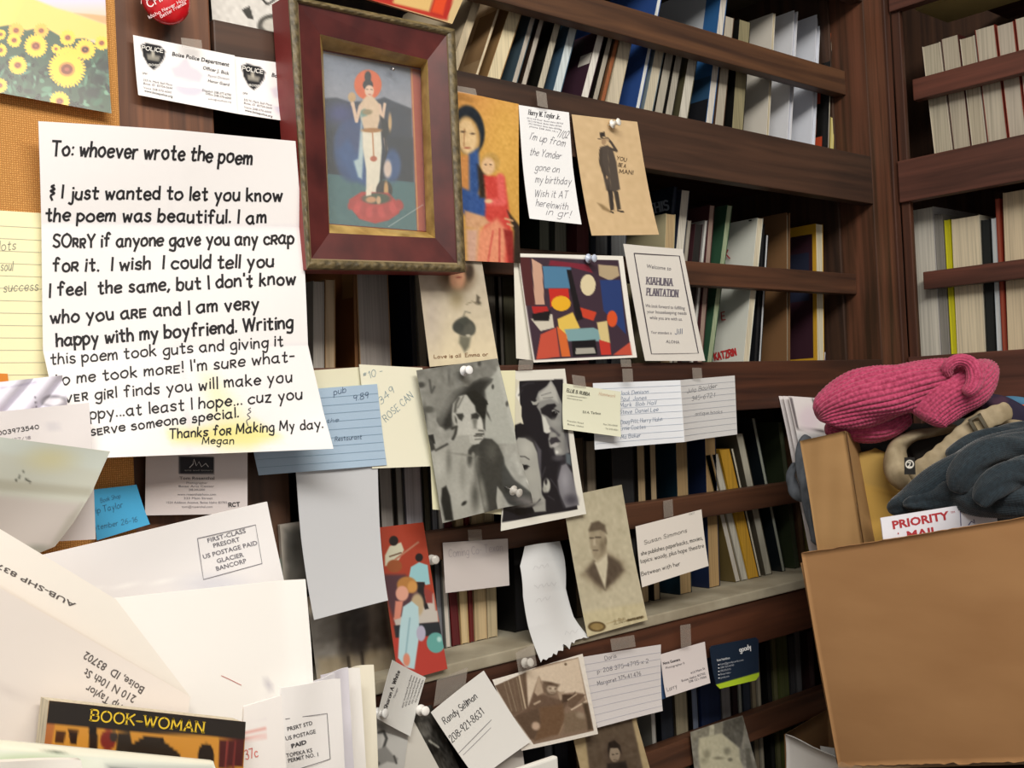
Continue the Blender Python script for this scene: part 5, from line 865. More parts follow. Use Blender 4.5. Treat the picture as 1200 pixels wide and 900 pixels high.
ring('red_moulding', rp[3], rp[4], mred); ring('gilt_step', rp[2], rp[3], plain('8a7a5c', .5)); ring('gilt_liner', rp[4], rp[5], noisy('worn_gold_leaf', '8c7038', 'c4a562', 60, .42, .15, lo=.3, hi=.7)); ring('gilt_fillet', rp[5], rp[6], plain('6c2a1c', .5))
# rope-carved edge: twisted beads along each side
mrope = noisy('olive_gilt2', '453c28', '746545', 160, .5, .5)
for i in range(4):
    a0, a1 = rp[1][i], rp[1][(i+1) % 4]; b0, b1 = rp[2][i], rp[2][(i+1) % 4]; ln = np.linalg.norm(a1-a0); K = int(ln/.0022); V, F = [], []
    for k in range(K+1):
        t = k/K
        for j in range(7):
            ph = j/6; hgt = .0022*math.sin(math.pi*ph)*(0.72+.28*math.sin((k*.9+j*.9)*1.6)); V.append((a0*(1-t)+a1*t)*(1-ph)+(b0*(1-t)+b1*t)*ph+np.array([0, -hgt, 0]))
    for k in range(K):
        for j in range(6): F.append((k*7+j, (k+1)*7+j, (k+1)*7+j+1, k*7+j+1))
    mesh('rope_edge', V, F, mrope, fr, True)
pic = Sheet([((374, 55), (497, 78)), ((382, 265), (503, 275))], Y=.8445)
D_ = [('T', 365, 50, 3.75), ('S', 1.3), ('gy', 40, '7c8494', 300, '8a8c96'), ('p', [(40, 30), (520, 130), (520, 200), (40, 120)], '6c7484', 60), ('p', [(40, 245), (110, 242), (170, 262), (290, 250), (320, 240), (370, 262), (440, 290), (450, 640), (40, 600)], '2a3040', 5), ('p', [(55, 380), (450, 420), (450, 620), (60, 590)], '1c2230', 12), ('p', [(60, 575), (470, 615), (470, 860), (60, 840)], '3f6468', 4), ('e', 180, 470, 82, 140, '26406e', 10), ('e', 170, 430, 60, 70, '31406a', 20), ('p', [(110, 480), (180, 600), (260, 640), (240, 560), (160, 420)], '2a4a7c', 12), ('e', 355, 540, 38, 72, '2e4a78', 8), ('e', 130, 310, 60, 40, '343a6c', 24),
   ('p', [(435, 110), (525, 130), (540, 860), (465, 850)], '9c3a1e', 4), ('l', [(440, 112), (470, 850)], 4, 'c08c44', 2), ('l', [(40, 42), (440, 112)], 4, '9a6a44', 2), ('e', 248, 185, 60, 66, 'cc5c2c', 3), ('e', 248, 150, 14, 24, '14141a', 3), ('e', 248, 186, 22, 24, '17161c', 3), ('e', 254, 212, 20, 26, 'd8b8a0', 3), ('l', [(242, 205), (248, 205)], 3, '2a2220', 1.5), ('l', [(260, 206), (267, 206)], 3, '2a2220', 1.5), ('e', 256, 228, 6, 2, 'a0443c', 1.5), ('e', 268, 620, 20, 20, 'c8a080'), ('p', [(240, 235), (268, 235), (300, 270), (305, 320), (290, 380), (230, 380), (210, 310), (212, 270)], 'cdb498', 4),
   ('p', [(212, 300), (235, 290), (245, 320), (215, 330)], '6a8c84', 5), ('e', 245, 305, 22, 12, '8a7c5c', 4), ('l', [(214, 280), (198, 345), (182, 270)], 15, 'd2b49c', 3), ('e', 178, 240, 17, 22, 'b8986c', 3), ('e', 180, 268, 8, 10, 'd2b49c', 3), ('l', [(300, 275), (312, 340), (322, 270)], 13, 'd2b49c', 3), ('l', [(305, 330), (320, 410), (330, 470)], 11, 'c8a890', 3), ('p', [(220, 320), (230, 480), (222, 600), (205, 590), (185, 520), (205, 510)], 'a9bcc0', 6), ('p', [(300, 320), (350, 360), (350, 400), (310, 420)], '1a1a20', 5), ('p', [(222, 385), (305, 385), (310, 460), (300, 600), (285, 660), (240, 670), (240, 560), (225, 460)], 'd9d2c0', 4), ('e', 265, 385, 44, 10, 'a0703c', 3), ('l', [(268, 395), (275, 520)], 5, 'a8683c', 2.5), ('e', 273, 510, 15, 12, 'a8583c', 3),
   ('l', [(322, 400), (330, 480), (310, 560), (302, 660)], 9, '17141a', 3), ('e', 335, 555, 18, 40, 'c8b4a8', 5), ('e', 345, 350, 8, 40, 'b8986c', 3), ('e', 320, 650, 36, 44, '2c2420', 3), ('e', 328, 648, 10, 40, 'b8905c', 3), ('p', [(165, 690), (220, 655), (340, 660), (395, 720), (385, 750), (340, 780), (280, 795), (210, 775), (175, 730)], 'a8342e', 4), ('e', 285, 685, 62, 24, '3c4a38', 5), ('e', 262, 690, 24, 14, 'b98a64', 4), ('e', 295, 692, 10, 18, 'c09c78', 3), ('p', [(240, 650), (270, 620), (262, 670), (240, 675)], 'e0d4c0', 3)] 
for k in range(9): D_.append(('e', 178+k*26, 712+34*math.sin(k/8*math.pi), 17, 24, 'b8403c' if k % 2 else 'a0302c', 5, 30-k*7))
D_.append(('l', [(340, 808), (490, 712)], 2.2, 'b8bcbc', 1.5)); D_.append(('n', .012, 3))
pic.build('picture', '2a3040', D_, n=(130, 220), rough=.45, parent=fr)
gm, gn, gb = nt('picture_glass'); gb.inputs['Base Color'].default_value = (.8, .85, .85, 1); gb.inputs['Alpha'].default_value = .06; gb.inputs['Roughness'].default_value = .05
mesh('glass_pane', *boxVF(rp[5][0]+np.array([0, .0005, 0]), rp[5][1]-rp[5][0], rp[5][3]-rp[5][0], (0, .0012, 0)), gm, fr)
c = atY(459, 81, .838); r = thing('picture_nail', 'tiny dark nail with bright head at the top of the framed picture', 'nail')
lathe('nail_head', [(.0008, -.002), (.0012, .002), (.0016, .0025), (.001, .0035)], c, (0, -1, -.3), plain('c8c8cc', .2, 1), r, 10)
# red illustrated book leaning above the frame
s = Sheet([((395, -60), (560, -40)), ((418, -5), (530, 28))], Y=.8455, thick=.003)
s.build('red_illustrated_book', 'c9b182', [('p', [(418, -5), (450, -60), (548, -60), (524, 24), (515, 22)], 'a8241c', 1), ('p', [(436, -8), (460, -60), (540, -60), (518, 18)], '7c1a1c', 2), ('p', [(460, 4), (475, -40), (520, -40), (503, 14)], 'd2b070', 2), ('p', [(505, 14), (520, -40), (534, -40), (519, 18)], 'd2441e', 1.5), ('l', [(420, -5), (520, 21)], 3, 'b02a1c', 1)], n=(60, 40), rough=.35, label='red and cream illustrated booklet leaning above the picture frame', category='booklet')
# ================================================================== heap of mail, lower left
MAIL = 'mail heaped at the lower left'
wob = lambda a, k=6.0, p=0.0: (lambda u, v: a*np.sin(np.asarray(u)*k+np.asarray(v)*k*.7+p)+a)
s = Sheet([((-40, 452), (72, 440)), ((-40, 500), (78, 490))], Y=.806, warp=lambda u, v: .006*np.abs(np.sin(np.asarray(u)*9+np.asarray(v)*4)))
s.build('crumpled_wrapper', 'e0dcea', [('e', 61, 470, 14, 7, '8a868e', 2), ('e', 61, 471, 11, 4.5, 'd8d4dc', 2), ('l', [(0, 455), (20, 452), (40, 448)], 1.2, 'b8b2c8', 2), ('e', 39, 472, 1.2, 1.2, '6a6670', 1), ('e', 41, 477, 1.2, 1.2, '6a6670', 1), ('e', 38, 466, 1.2, 1.2, '6a6670', 1)], n=(60, 40), rough=.4, label='crumpled shiny white wrapper at the left edge above the numbered slip', category='wrapper', group=MAIL)
s = Sheet([((-60, 488), (104, 472)), ((-60, 640), (112, 632))], Y=.795, thick=.002, warp=wob(.001))
s.hand('003973540', (-3, 510), (47, 502), 4.6, 1.2, '3a383a', 0, .15); s.hand('10/27/18', (4, 518), (37, 514), 3.2, .7, '9a949a', 0, .15); s.type('487.00', (60, 644), (88, 638), 4.5, '2a2828', .02)
s.build('payment_slip', 'e2dcdc', [('e', 62, 500, 9, 5, 'd4cfd2', 2)], n=(30, 30), label='white mail slip printed with a long number, behind the translucent bag', category='envelope', group=MAIL)
s = Sheet([((-60, 505), (129, 529)), ((-60, 548), (107, 576)), ((-60, 590), (84, 612)), ((-60, 625), (62, 640)), ((-50, 660), (38, 650))], Y=.770, thick=.0012, warp=wob(.002, 5))
s.build('grey_translucent_envelope', 'b9bbaf', [('p', [(-60, 500), (129, 529), (118, 552), (-60, 520)], 'bcc2ba', 5), ('e', 58, 538, 26, 12, 'c2be9c', 12), ('p', [(-60, 556), (107, 572), (106, 582), (-60, 570)], 'a7a596', 4), ('p', [(-60, 575), (95, 590), (60, 645), (-60, 640)], 'b4aca6', 6), ('p', [(95, 590), (86, 612), (66, 638), (56, 640), (78, 606)], 'a09a90', 4), ('l', [(18, 563), (24, 557)], 1.5, '3c3c34', 1), ('l', [(30, 562), (36, 565)], 1.5, '3c3c34', 1), ('e', 27, 552, 1.3, .8, '3c3c34', 1), ('e', 40, 642, 14, 4, '8c8a80', 4)], n=(60, 50), rough=.3, label='grey-green translucent envelope with pointed right corner', category='envelope', group=MAIL)
s = Sheet([((38, 652), (313, 588)), ((70, 760), (334, 706))], Y=.745, thick=.002, warp=wob(.0025, 4, 1))
s.stroke([(231, 631), (299, 615), (305, 660), (238, 679), (231, 631)], .9, '77757c', 'stamp_box')
for t, a, b in (('FIRST-CLASS', (243, 636), (288, 624)), ('PRESORT', (250, 642), (281, 634)), ('US POSTAGE PAID', (238, 655), (301, 638)), ('GLACIER', (254, 660), (285, 652)), ('BANCORP', (253, 669), (288, 659))): s.type(t, a, b, 5.2, '6c6a72', .012)
s.build('first_class_envelope', 'e9e6e6', [('l', [(110, 690), (230, 677)], 2.5, 'f6f4f2', 2), ('e', 250, 685, 30, 10, 'd4d4dc', 12)], n=(50, 24), label='white envelope with boxed FIRST-CLASS PRESORT postage mark', category='envelope', group=MAIL)
s = Sheet([((70, 708), (353, 678)), ((90, 780), (358, 760)), ((110, 1040), (368, 1040))], Y=.715, thick=.002, warp=lambda u, v: .004*np.sin(np.asarray(v)*3)+.006*smooth((np.asarray(u)-.9)/.1))
s.stroke([(257, 791), (268, 796), (280, 802)], .8, 'c87870', 'red_line'); s.build('white_envelope', 'f3f0ec', [('p', [(306, 810), (312, 796), (314, 812)], 'b8b4bc', 3)], n=(30, 30), label='large blank white envelope in the middle of the mail heap', category='envelope', group=MAIL)
# long envelope lying diagonally, addressed upside down
s = Sheet([((-40, 596), (135, 702)), ((-40, 660), (222, 815)), ((-80, 690), (215, 835))], Y=(.70), thick=.0015, warp=wob(.001, 3))
s.type('AUB-SHP 8370', (88, 707), (-12, 655), 6.0, '5c5654', .012)
s.build('envelope_flap_strip', 'efe9e0', [('l', [(-40, 664), (222, 818)], 2, 'd8cdc2', 3)], n=(30, 10), label='slanting envelope edge strip printed upside down with AUB-SHP', category='envelope', group=MAIL)
s = Sheet([((-60, 655), (222, 816)), ((-60, 1040), (190, 1040))], Y=.680, thick=.002, warp=wob(.002, 4, 2))
s.type('Boise, ID  83702', (170, 806), (101, 763), 9.5, '5a5452', .008); s.type('210 N 10th St', (160, 816), (101, 783), 9.5, '5a5452', .008); s.type('Trip Taylor', (150, 830), (103, 802), 9.5, '5a5452', .008)
s.build('addressed_envelope', 'e6ddd6', [('l', [(-20, 795), (50, 830)], 2, 'd6ccc6', 4)], n=(30, 30), label='slanting envelope addressed upside down to a street in Boise', category='envelope', group=MAIL)
# paperback
bk = thing('book', 'paperback titled BOOK-WOMAN in yellow on black, in the mail heap', 'book')
q = [(58, 821), (288, 846), (278, 1040), (34, 1040)]
s = Sheet([(q[0], q[1]), (q[3], q[2])], Y=.655, thick=.0008)
s.hand('BOOK-WOMAN', (106, 844), (241, 859), 12.5, 1.9, 'e6c233', 0, .06, True)
s.build('front_cover', 'c88a34', [('T', 0, 750, 3.75), ('p', [(215, 265), (1085, 350), (1080, 442), (190, 366)], '26201c', 2), ('p', [(190, 368), (960, 430), (960, 560), (170, 560)], 'cf9038', 3), ('p', [(190, 368), (240, 372), (220, 520), (170, 520)], 'b06a38', 3), ('p', [(248, 395), (290, 400), (280, 455), (240, 455)], '4a2a16', 3), ('p', [(300, 395), (345, 400), (335, 460), (310, 460)], '2c1a12', 3), ('e', 408, 400, 18, 22, '1e1612', 4), ('p', [(392, 410), (430, 415), (425, 560), (388, 560)], '2a1c16', 5), ('e', 475, 440, 34, 44, '7c2a24', 6), ('e', 500, 425, 18, 24, '3a302c', 5), ('p', [(520, 405), (570, 405), (600, 560), (500, 560)], '2e2620', 6), ('p', [(560, 470), (640, 420), (700, 430), (790, 500), (800, 560), (560, 560)], '2a221c', 5), ('p', [(700, 430), (720, 425), (715, 460)], '241c18', 3), ('e', 905, 500, 34, 46, '231810', 3), ('p', [(870, 500), (940, 500), (940, 580), (868, 580)], '231810', 3), ('p', [(965, 435), (1075, 440), (1065, 560), (960, 560)], '4c1c1c', 3), ('l', [(1000, 445), (990, 560)], 8, '8a3a34', 3), ('l', [(1035, 445), (1025, 560)], 8, '7a302c', 3)], n=(150, 60), rough=.35, parent=bk)
P = [atY(*p, .656) for p in q]; V, F = boxVF(P[0]+np.array([.001, 0, -.001]), (P[1]-P[0])*.99, P[3]-P[0], (0, .018, 0)); mesh('page_block', V, F, pages('d8cdb4'), bk)
s = Sheet([((286, 828), (330, 815)), ((276, 1040), (345, 1040))], Y=.668, thick=.002); s.hand('37c', (288, 890), (304, 886), 11, 1.2, 'e0847c', .1, .1)
s.build('postage_envelope', 'f4efec', [('p', [(284, 858), (312, 852), (312, 856), (284, 862)], 'e8b4ac', 1.5), ('p', [(284, 866), (312, 861), (312, 864), (284, 869)], 'e8a49c', 1.5), ('l', [(290, 846), (312, 841)], 1.5, 'd8ccd8', 1)], n=(40, 60), label='envelope with pink postage lines and 37 cents beside the paperback', category='envelope', group=MAIL)
s = Sheet([((328, 806), (398, 795)), ((334, 1040), (408, 1040))], Y=.70, thick=.002, warp=wob(.001))
s.stroke([(333, 842), (383, 836), (386, 889), (352, 900)], .9, '6a686c', 'stamp_box')
for t, a, b, bo in (('PRSRT STD', (335, 856), (366, 849), 0), ('US POSTAGE', (333, 867), (370, 859), 0), ('PAID', (340, 876), (359, 871), .03), ('TOPEKA KS', (334, 887), (366, 881), 0), ('PERMIT NO. 1', (336, 893), (373, 886), 0)): s.type(t, a, b, 4.8, '4a484c', bo+.01)
s.build('permit_envelope', 'ece9e8', n=(12, 12), label='upright envelope with boxed TOPEKA KS permit mark, right of heap', category='envelope', group=MAIL)
for i, (xa, ya, xb, yb, yy, c, lb) in enumerate(((352, 800, 392, 788, .722, 'e6e4ea', 'leftmost'), (372, 790, 408, 782, .735, 'dcd9e2', 'second'), (388, 786, 420, 782, .750, 'efece8', 'third'), (410, 782, 434, 778, .765, 'ece6d4', 'rightmost, cream'))):
    s = Sheet([((xa, ya), (xb, yb)), ((xa+8, 1040), (xb+10, 1040))], Y=yy, thick=.0015, warp=wob(.003, 4, i)); s.build('envelope', c, n=(12, 16), label='upright envelope in the fan right of the heap, %s one' % lb, category='envelope', group=MAIL)
s = Sheet([((-60, 862), (250, 892)), ((-60, 880), (252, 902)), ((-60, 1040), (250, 1040))], Y=.63, thick=.004, warp=lambda u, v: .004*smooth(np.asarray(v)*6))
s.build('printed_carton', 'd9dccf', [('p', [(-60, 858), (250, 888), (250, 896), (-60, 872)], 'efebd8', 1.5), ('l', [(0, 873), (30, 876), (60, 880), (85, 884)], .9, '5c6458', 1), ('e', 30, 890, 50, 7, 'b4c2a4', 5), ('p', [(120, 893), (250, 897), (250, 905), (120, 905)], 'b8bcb4', 3), ('l', [(126, 898), (160, 900)], 1.5, '6c706c', 1)], n=(60, 50), rough=.4, label='pale greenish printed carton edge along the bottom left corner', category='box')
s = Sheet([((-60, 892), (94, 890)), ((-60, 1040), (110, 1040))], Y=.61, thick=.006, warp=wob(.002)); s.build('white_packet', 'e9e4dc', n=(16, 12), label='white paper packet at the very bottom left corner', category='packet', group=MAIL)
tote = thing('mail_tote', 'open white box below the frame holding the mail', 'box')
for lo, hi in (((-.20, .545, -.60), (.50, .55, -.235)), ((-.20, .815, -.60), (.50, .82, -.30)), ((-.205, .545, -.60), (-.2, .82, -.30)), ((.50, .545, -.60), (.505, .82, -.30))): B('wall_panel', lo, hi, plain('d8d6d0', .6), tote)
B('bottom_panel', (-.205, .545, -.606), (.505, .82, -.6005), plain('d8d6d0', .6), tote)
tb = thing('work_table', 'plain brown table below the picture carrying the mail box', 'table')
B('table_top', (-.4, .25, -.635), (1.44, .83, -.608), wX, tb)
for x in (-.36, 1.38):
    for y in (.28, .79): B('leg', (x, y-.02, -1.5), (x+.04, y+.02, -.636), wZ, tb)
# ================================================================== cardboard box and its contents, right
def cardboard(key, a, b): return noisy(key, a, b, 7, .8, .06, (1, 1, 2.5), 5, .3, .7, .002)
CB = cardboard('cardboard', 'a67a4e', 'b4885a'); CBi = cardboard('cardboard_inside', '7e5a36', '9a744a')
bx_ = thing('cardboard_box', 'large open brown cardboard box on the right', 'box')
TL, BL = atD(938, 649, 1.25), atD(983, 898, 1.26); TR, BR = atD(1330, 585, 1.035), atD(1330, 890, 1.045)
e1 = (TR-TL)/np.linalg.norm(TR-TL); e2 = (TL-BL)/np.linalg.norm(TL-BL); nb = np.cross(e1, e2); nb /= np.linalg.norm(nb)
if np.dot(nb, TL-EYE) < 0: nb = -nb
def grid_panel(name, A, B_, C_, D__, nrm, th, mat, par, n=(24, 20), bulge=0.002, seed=1, ragged=0.0):
    """panel with corners A(top left) B(top right) C(bottom right) D(bottom left), a little wavy, th thick"""
    u = np.linspace(0, 1, n[0]+1); v = np.linspace(0, 1, n[1]+1); U, V = np.meshgrid(u, v); r = np.random.default_rng(seed)
    P = (A[None, None]*(1-U)[..., None]+B_[None, None]*U[..., None])*(1-V)[..., None]+(D__[None, None]*(1-U)[..., None]+C_[None, None]*U[..., None])*V[..., None]
    w = bulge*(np.sin(U*5+seed)*np.sin(V*4+seed)+.4*np.sin(U*13+V*9+seed)); P = P + w[..., None]*nrm
    if ragged: P[-1] += (e2*1.0)[None]*r.normal(0, ragged, n[0]+1)[:, None]; P[0, 1:-1] += e2[None]*r.normal(0, ragged*.3, n[0]-1)[:, None]
    Q = P + nrm*th; N = U.size; W_ = n[0]+1; idx = np.arange(N).reshape(n[1]+1, W_)
    q = np.stack([idx[:-1, :-1], idx[1:, :-1], idx[1:, 1:], idx[:-1, 1:]], -1).reshape(-1, 4)
    rim = np.r_[idx[0, :], idx[1:, -1], idx[-1, -2::-1], idx[-2:0:-1, 0]]; rf = np.stack([rim, np.roll(rim, -1), np.roll(rim, -1)+N, rim+N], -1)
    F = np.vstack([q, q[:, ::-1]+N, rf[:, ::-1]]); return mesh(name, np.vstack([P.reshape(-1, 3), Q.reshape(-1, 3)]), F, mat, par, True)
grid_panel('front_panel', TL, TR, BR, BL, nb, .004, CB, bx_, (60, 40), .0018, 2, .0008)
dp = .27
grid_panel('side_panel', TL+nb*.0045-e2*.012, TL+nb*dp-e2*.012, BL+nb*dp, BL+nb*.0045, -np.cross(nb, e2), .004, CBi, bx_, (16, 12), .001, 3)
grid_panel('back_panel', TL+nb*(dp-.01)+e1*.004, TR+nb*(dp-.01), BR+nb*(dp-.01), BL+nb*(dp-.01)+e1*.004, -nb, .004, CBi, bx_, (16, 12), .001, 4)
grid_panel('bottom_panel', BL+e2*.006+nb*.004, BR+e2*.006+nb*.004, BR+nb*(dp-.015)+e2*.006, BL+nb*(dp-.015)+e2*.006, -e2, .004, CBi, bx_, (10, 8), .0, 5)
T0 = BL-nb*.0015; V, F = [], []
for i in range(41):
    t = i/40; w = .004+.003*math.sin(i*1.7); V += [T0+e1*t*.25-e2*.003-nb*.001, T0+e1*t*.25+e2*w-nb*(.001+.001*math.sin(i))]
for i in range(40): F.append((2*i, 2*i+2, 2*i+3, 2*i+1))
mesh('wrinkled_tape', V, F, glassy('d8b890', .45), bx_, True)
_c = (BL+BR)/2+nb*.1; _z = min(BL[2], BR[2])-1.5-.016
cr = thing('wooden_crate', 'plain wooden crate hidden under the big cardboard box', 'crate'); B('crate_body', (_c[0]-.10, _c[1]-.13, -.607), (_c[0]+.12, _c[1]+.10, _z), wX, cr)

# lower white carton the big box stands on
lb = thing('white_carton', 'small white carton with brown inside, under the big cardboard box', 'box')
A1, A2, A3 = atD(919, 862, 1.40), atD(968, 832, 1.52), atD(1040, 915, 1.30)
dn = np.array([0, 0, -.12])
grid_panel('front_panel', A1, A3, A3+dn, A1+dn, nb, .003, plain('ece9e4', .5), lb, (20, 10), .004, 7)
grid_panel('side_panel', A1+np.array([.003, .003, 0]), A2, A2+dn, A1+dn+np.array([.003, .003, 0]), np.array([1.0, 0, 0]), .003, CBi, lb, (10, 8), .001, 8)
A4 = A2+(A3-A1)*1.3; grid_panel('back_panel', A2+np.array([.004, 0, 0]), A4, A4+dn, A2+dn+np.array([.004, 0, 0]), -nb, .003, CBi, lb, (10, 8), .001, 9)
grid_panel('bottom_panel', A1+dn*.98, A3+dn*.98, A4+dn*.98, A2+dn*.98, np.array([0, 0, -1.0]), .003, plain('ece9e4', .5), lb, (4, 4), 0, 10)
s = Sheet([((961, 874), (1010, 882)), ((968, 915), (1010, 915))], Y=1.42, mode='D'); s.build('folded_white_paper', 'eae8e4', n=(6, 6), label='white paper inside the small white carton', category='paper')
# brown paper bag, padded mailer, priority mailer
bg = thing('brown_paper_bag', 'folded brown paper bag standing at the left in the box', 'bag')
CP = cardboard('kraft_paper', 'a07a4c', 'b08a5a')
b0, b1, b2 = atD(937, 517, 1.31), atD(990, 505, 1.285), atD(1006, 513, 1.36); c0, c1, c2 = atD(968, 700, 1.30), atD(1019, 690, 1.275), atD(1040, 690, 1.36)
grid_panel('front_face', b0, b1, c1, c0, nb, .0012, CP, bg, (16, 30), .0012, 11); grid_panel('side_face', b1+nb*.0003, b2, c2, c1+nb*.0003, nb, .0012, CP, bg, (10, 30), .001, 12)
s = Sheet([((1006, 531), (1026, 525)), ((999, 541), (1044, 533)), ((997, 564), (1056, 580)), ((1012, 690), (1075, 690))], Y=1.345, mode='D', thick=.003, warp=lambda u, v: .006*np.sin(np.pi*np.asarray(u)))
s.build('padded_mailer', 'c79f4c', [('l', [(996, 565), (1050, 581)], 1.6, 'a8823a', 1.2), ('p', [(990, 520), (1060, 520), (1056, 578), (997, 564)], 'b8964e', 2)], n=(20, 40), label='golden yellow padded mailer with rounded flap, inside the box', category='envelope')
s = Sheet([((1032, 607), (1165, 586)), ((1042, 690), (1180, 680))], Y=1.195, mode='D', thick=.002)
s.type('PRIORITY', (1046, 620), (1113, 608), 9.5, 'b23038', .035); s.type('MAIL', (1063, 632), (1100, 626), 9.5, 'b23038', .03); s.hand("'", (1052, 630), (1056, 629), 5, 2, 'b23038')
s.type('TM', (1114, 602), (1119, 601), 2.5, 'b23038'); s.stroke([(1125, 593), (1126, 616)], 1.0, '4a4a78', 'divider_line'); s.stroke([(1135, 615), (1138, 611), (1142, 613), (1141, 609)], 1.2, '4a4a78', 'divider_line')
s.build('priority_mailer', 'e9e9f2', n=(12, 10), label='white mailer with red PRIORITY MAIL lettering in the box', category='envelope')
# folded newspapers
np_ = thing('newspaper', 'folded white newspapers with dark rule lines left of the pink hat', 'newspaper')
for k, (dx, yy) in enumerate(((0, 1.43), (5, 1.423), (11, 1.416))):
    s = Sheet([((912+dx, 464), (966, 467)), ((921+dx, 505), (970, 512)), ((934+dx, 570), (985, 580)), ((950+dx, 650), (990, 655))], Y=yy, mode='D', thick=.0009, warp=lambda u, v: .003*np.sin(np.asarray(v)*4+1))
    s.build('newspaper_sheet', 'dcd6d6', [] if k < 2 else [('l', [(926, 466), (934, 502), (964, 506)], 2.2, '3c3438', .8), ('l', [(951, 467), (960, 486)], 2.0, '3c3438', .8), ('p', [(930, 508), (990, 512), (1000, 660), (940, 660)], 'c4c6c8', 8), ('e', 948, 490, 12, 14, 'd6c8d0', 6)], n=(24, 60), parent=np_)
# ------------------------------------------------------------------ cloth: tubes with a knitted surface
def tube(ctrl, nr, ns, disp=None, rot0=0.0):
    C = np.array([list(atD(x, y, d))+[d*rw/FPX, d*rt/FPX] for x, y, d, rw, rt in ctrl])
    k = np.r_[0, np.cumsum(np.linalg.norm(np.diff(C[:, :3], axis=0), axis=1))]; k /= k[-1]
    Q = cat_rom_n(C, 24); kk = np.r_[0, np.cumsum(np.linalg.norm(np.diff(Q[:, :3], axis=0), axis=1))]; kk /= kk[-1]
    t = np.linspace(0, 1, nr); S = np.stack([np.interp(t, kk, Q[:, i]) for i in range(5)], 1); P = S[:, :3]
    T = np.gradient(P, axis=0); T /= np.linalg.norm(T, axis=1)[:, None]; Vw = P-EYE; Vw /= np.linalg.norm(Vw, axis=1)[:, None]
    Wd = np.cross(T, Vw); Wd /= np.linalg.norm(Wd, axis=1)[:, None]; N = np.cross(Wd, T)
    th = np.linspace(0, 2*math.pi, ns, endpoint=False)+rot0; TT, TH = np.meshgrid(t, th, indexing='ij')
    cap = np.sqrt(np.clip(1-(1-np.clip(np.minimum(TT, 1-TT)/.06, 0, 1))**2, 0.0004, 1)); dd = disp(TT, TH)*cap if disp else 0
    a, b = S[:, 3][:, None]*cap+dd, S[:, 4][:, None]*cap+dd
    X = P[:, None]+Wd[:, None]*(a*np.cos(TH))[..., None]+N[:, None]*(b*np.sin(TH))[..., None]
    idx = np.arange(nr*ns).reshape(nr, ns); j = np.roll(idx, -1, axis=1); F = np.stack([idx[:-1], idx[1:], j[1:], j[:-1]], -1).reshape(-1, 4)
    F = [tuple(f) for f in F]+[tuple(idx[0]), tuple(idx[-1][::-1])]; return X.reshape(-1, 3), F
def cat_rom_n(P, n):
    Q = np.vstack([2*P[0]-P[1], P, 2*P[-1]-P[-2]]); out = []
    for i in range(1, len(Q)-2):
        for t in np.arange(n)/n:
            a, b, c, d = Q[i-1], Q[i], Q[i+1], Q[i+2]; out.append(0.5*((2*b)+(c-a)*t+(2*a-5*b+4*c-d)*t*t+(3*b-3*c+d-a)*t**3))
    out.append(P[-1]); return np.array(out)
def rib(n, m, a, fold=0.0, ff=3):
    """n ribs around, m stitches along, plus slow folds"""
    return lambda t, th: a*(np.abs(np.sin(th*n/2))**.7*(0.72+.28*np.abs(np.sin(math.pi*m*t+(np.floor(th*n/(2*math.pi)) % 2)*.8))))+fold*np.sin(ff*th+9*t)*np.sin(4*t+th)
def waffle(n, m, a, fold, ff): return lambda t, th: a*(np.sin(th*n/2)**2+np.sin(math.pi*m*t)**2)+fold*np.sin(ff*th+9*t)*np.sin(4*t+th)
def knit(key, c0, c1):
    m = noisy(key, c0, c1, 260, .95, .35, detail=3, lo=.3, hi=.7, dist=.0006); m.node_tree.nodes['Principled BSDF'].inputs['Sheen Weight'].default_value = .35; return m
PK = knit('pink_wool', '982c4e', 'c44c72'); TE = knit('teal_wool', '121d25', '22313a'); TN_ = noisy('tan_canvas', '8f8064', 'ab9c80', 60, .85, .2, dist=.0006); GR = noisy('grey_cloth', '4a5058', '6a7078', 40, .8, .2)
hat = thing('pink_knit_hat', 'chunky pink ribbed knit hat lying on top of the box contents', 'hat')
mesh('crown', *tube([(957, 490, 1.31, 8, 12), (972, 480, 1.305, 20, 22), (1006, 468, 1.30, 30, 30), (1048, 458, 1.30, 30, 32), (1090, 447, 1.30, 24, 30), (1118, 440, 1.31, 18, 24), (1138, 436, 1.32, 12, 16)], 260, 30*8, rib(30, 44, .0030, .0035, 3)), PK, hat, True)
mesh('folded_underside', *tube([(966, 503, 1.335, 6, 10), (1010, 503, 1.33, 14, 20), (1040, 500, 1.33, 13, 20), (1066, 486, 1.33, 8, 14)], 120, 140, rib(18, 22, .0022, .001, 2)), PK, hat, True)
mesh('cuff', *tube([(1153, 436, 1.31, 12, 18), (1144, 444, 1.295, 22, 24), (1128, 454, 1.285, 28, 24), (1108, 466, 1.28, 27, 20), (1091, 480, 1.28, 25, 15), (1082, 493, 1.28, 24, 9)], 200, 34*7, rib(34, 30, .0022, .0015, 2)), PK, hat, True)
mesh('top_fold', *tube([(1112, 440, 1.268, 4, 6), (1111, 430, 1.262, 6, 7), (1122, 422, 1.258, 6, 7), (1136, 425, 1.255, 7, 8), (1143, 438, 1.252, 9, 9), (1140, 452, 1.25, 8, 8), (1130, 462, 1.25, 5, 6)], 150, 120, rib(14, 26, .0014)), PK, hat, True)
sc_ = thing('teal_knit_scarf', 'dark teal waffle-knit scarf bundled in the right of the box', 'scarf')
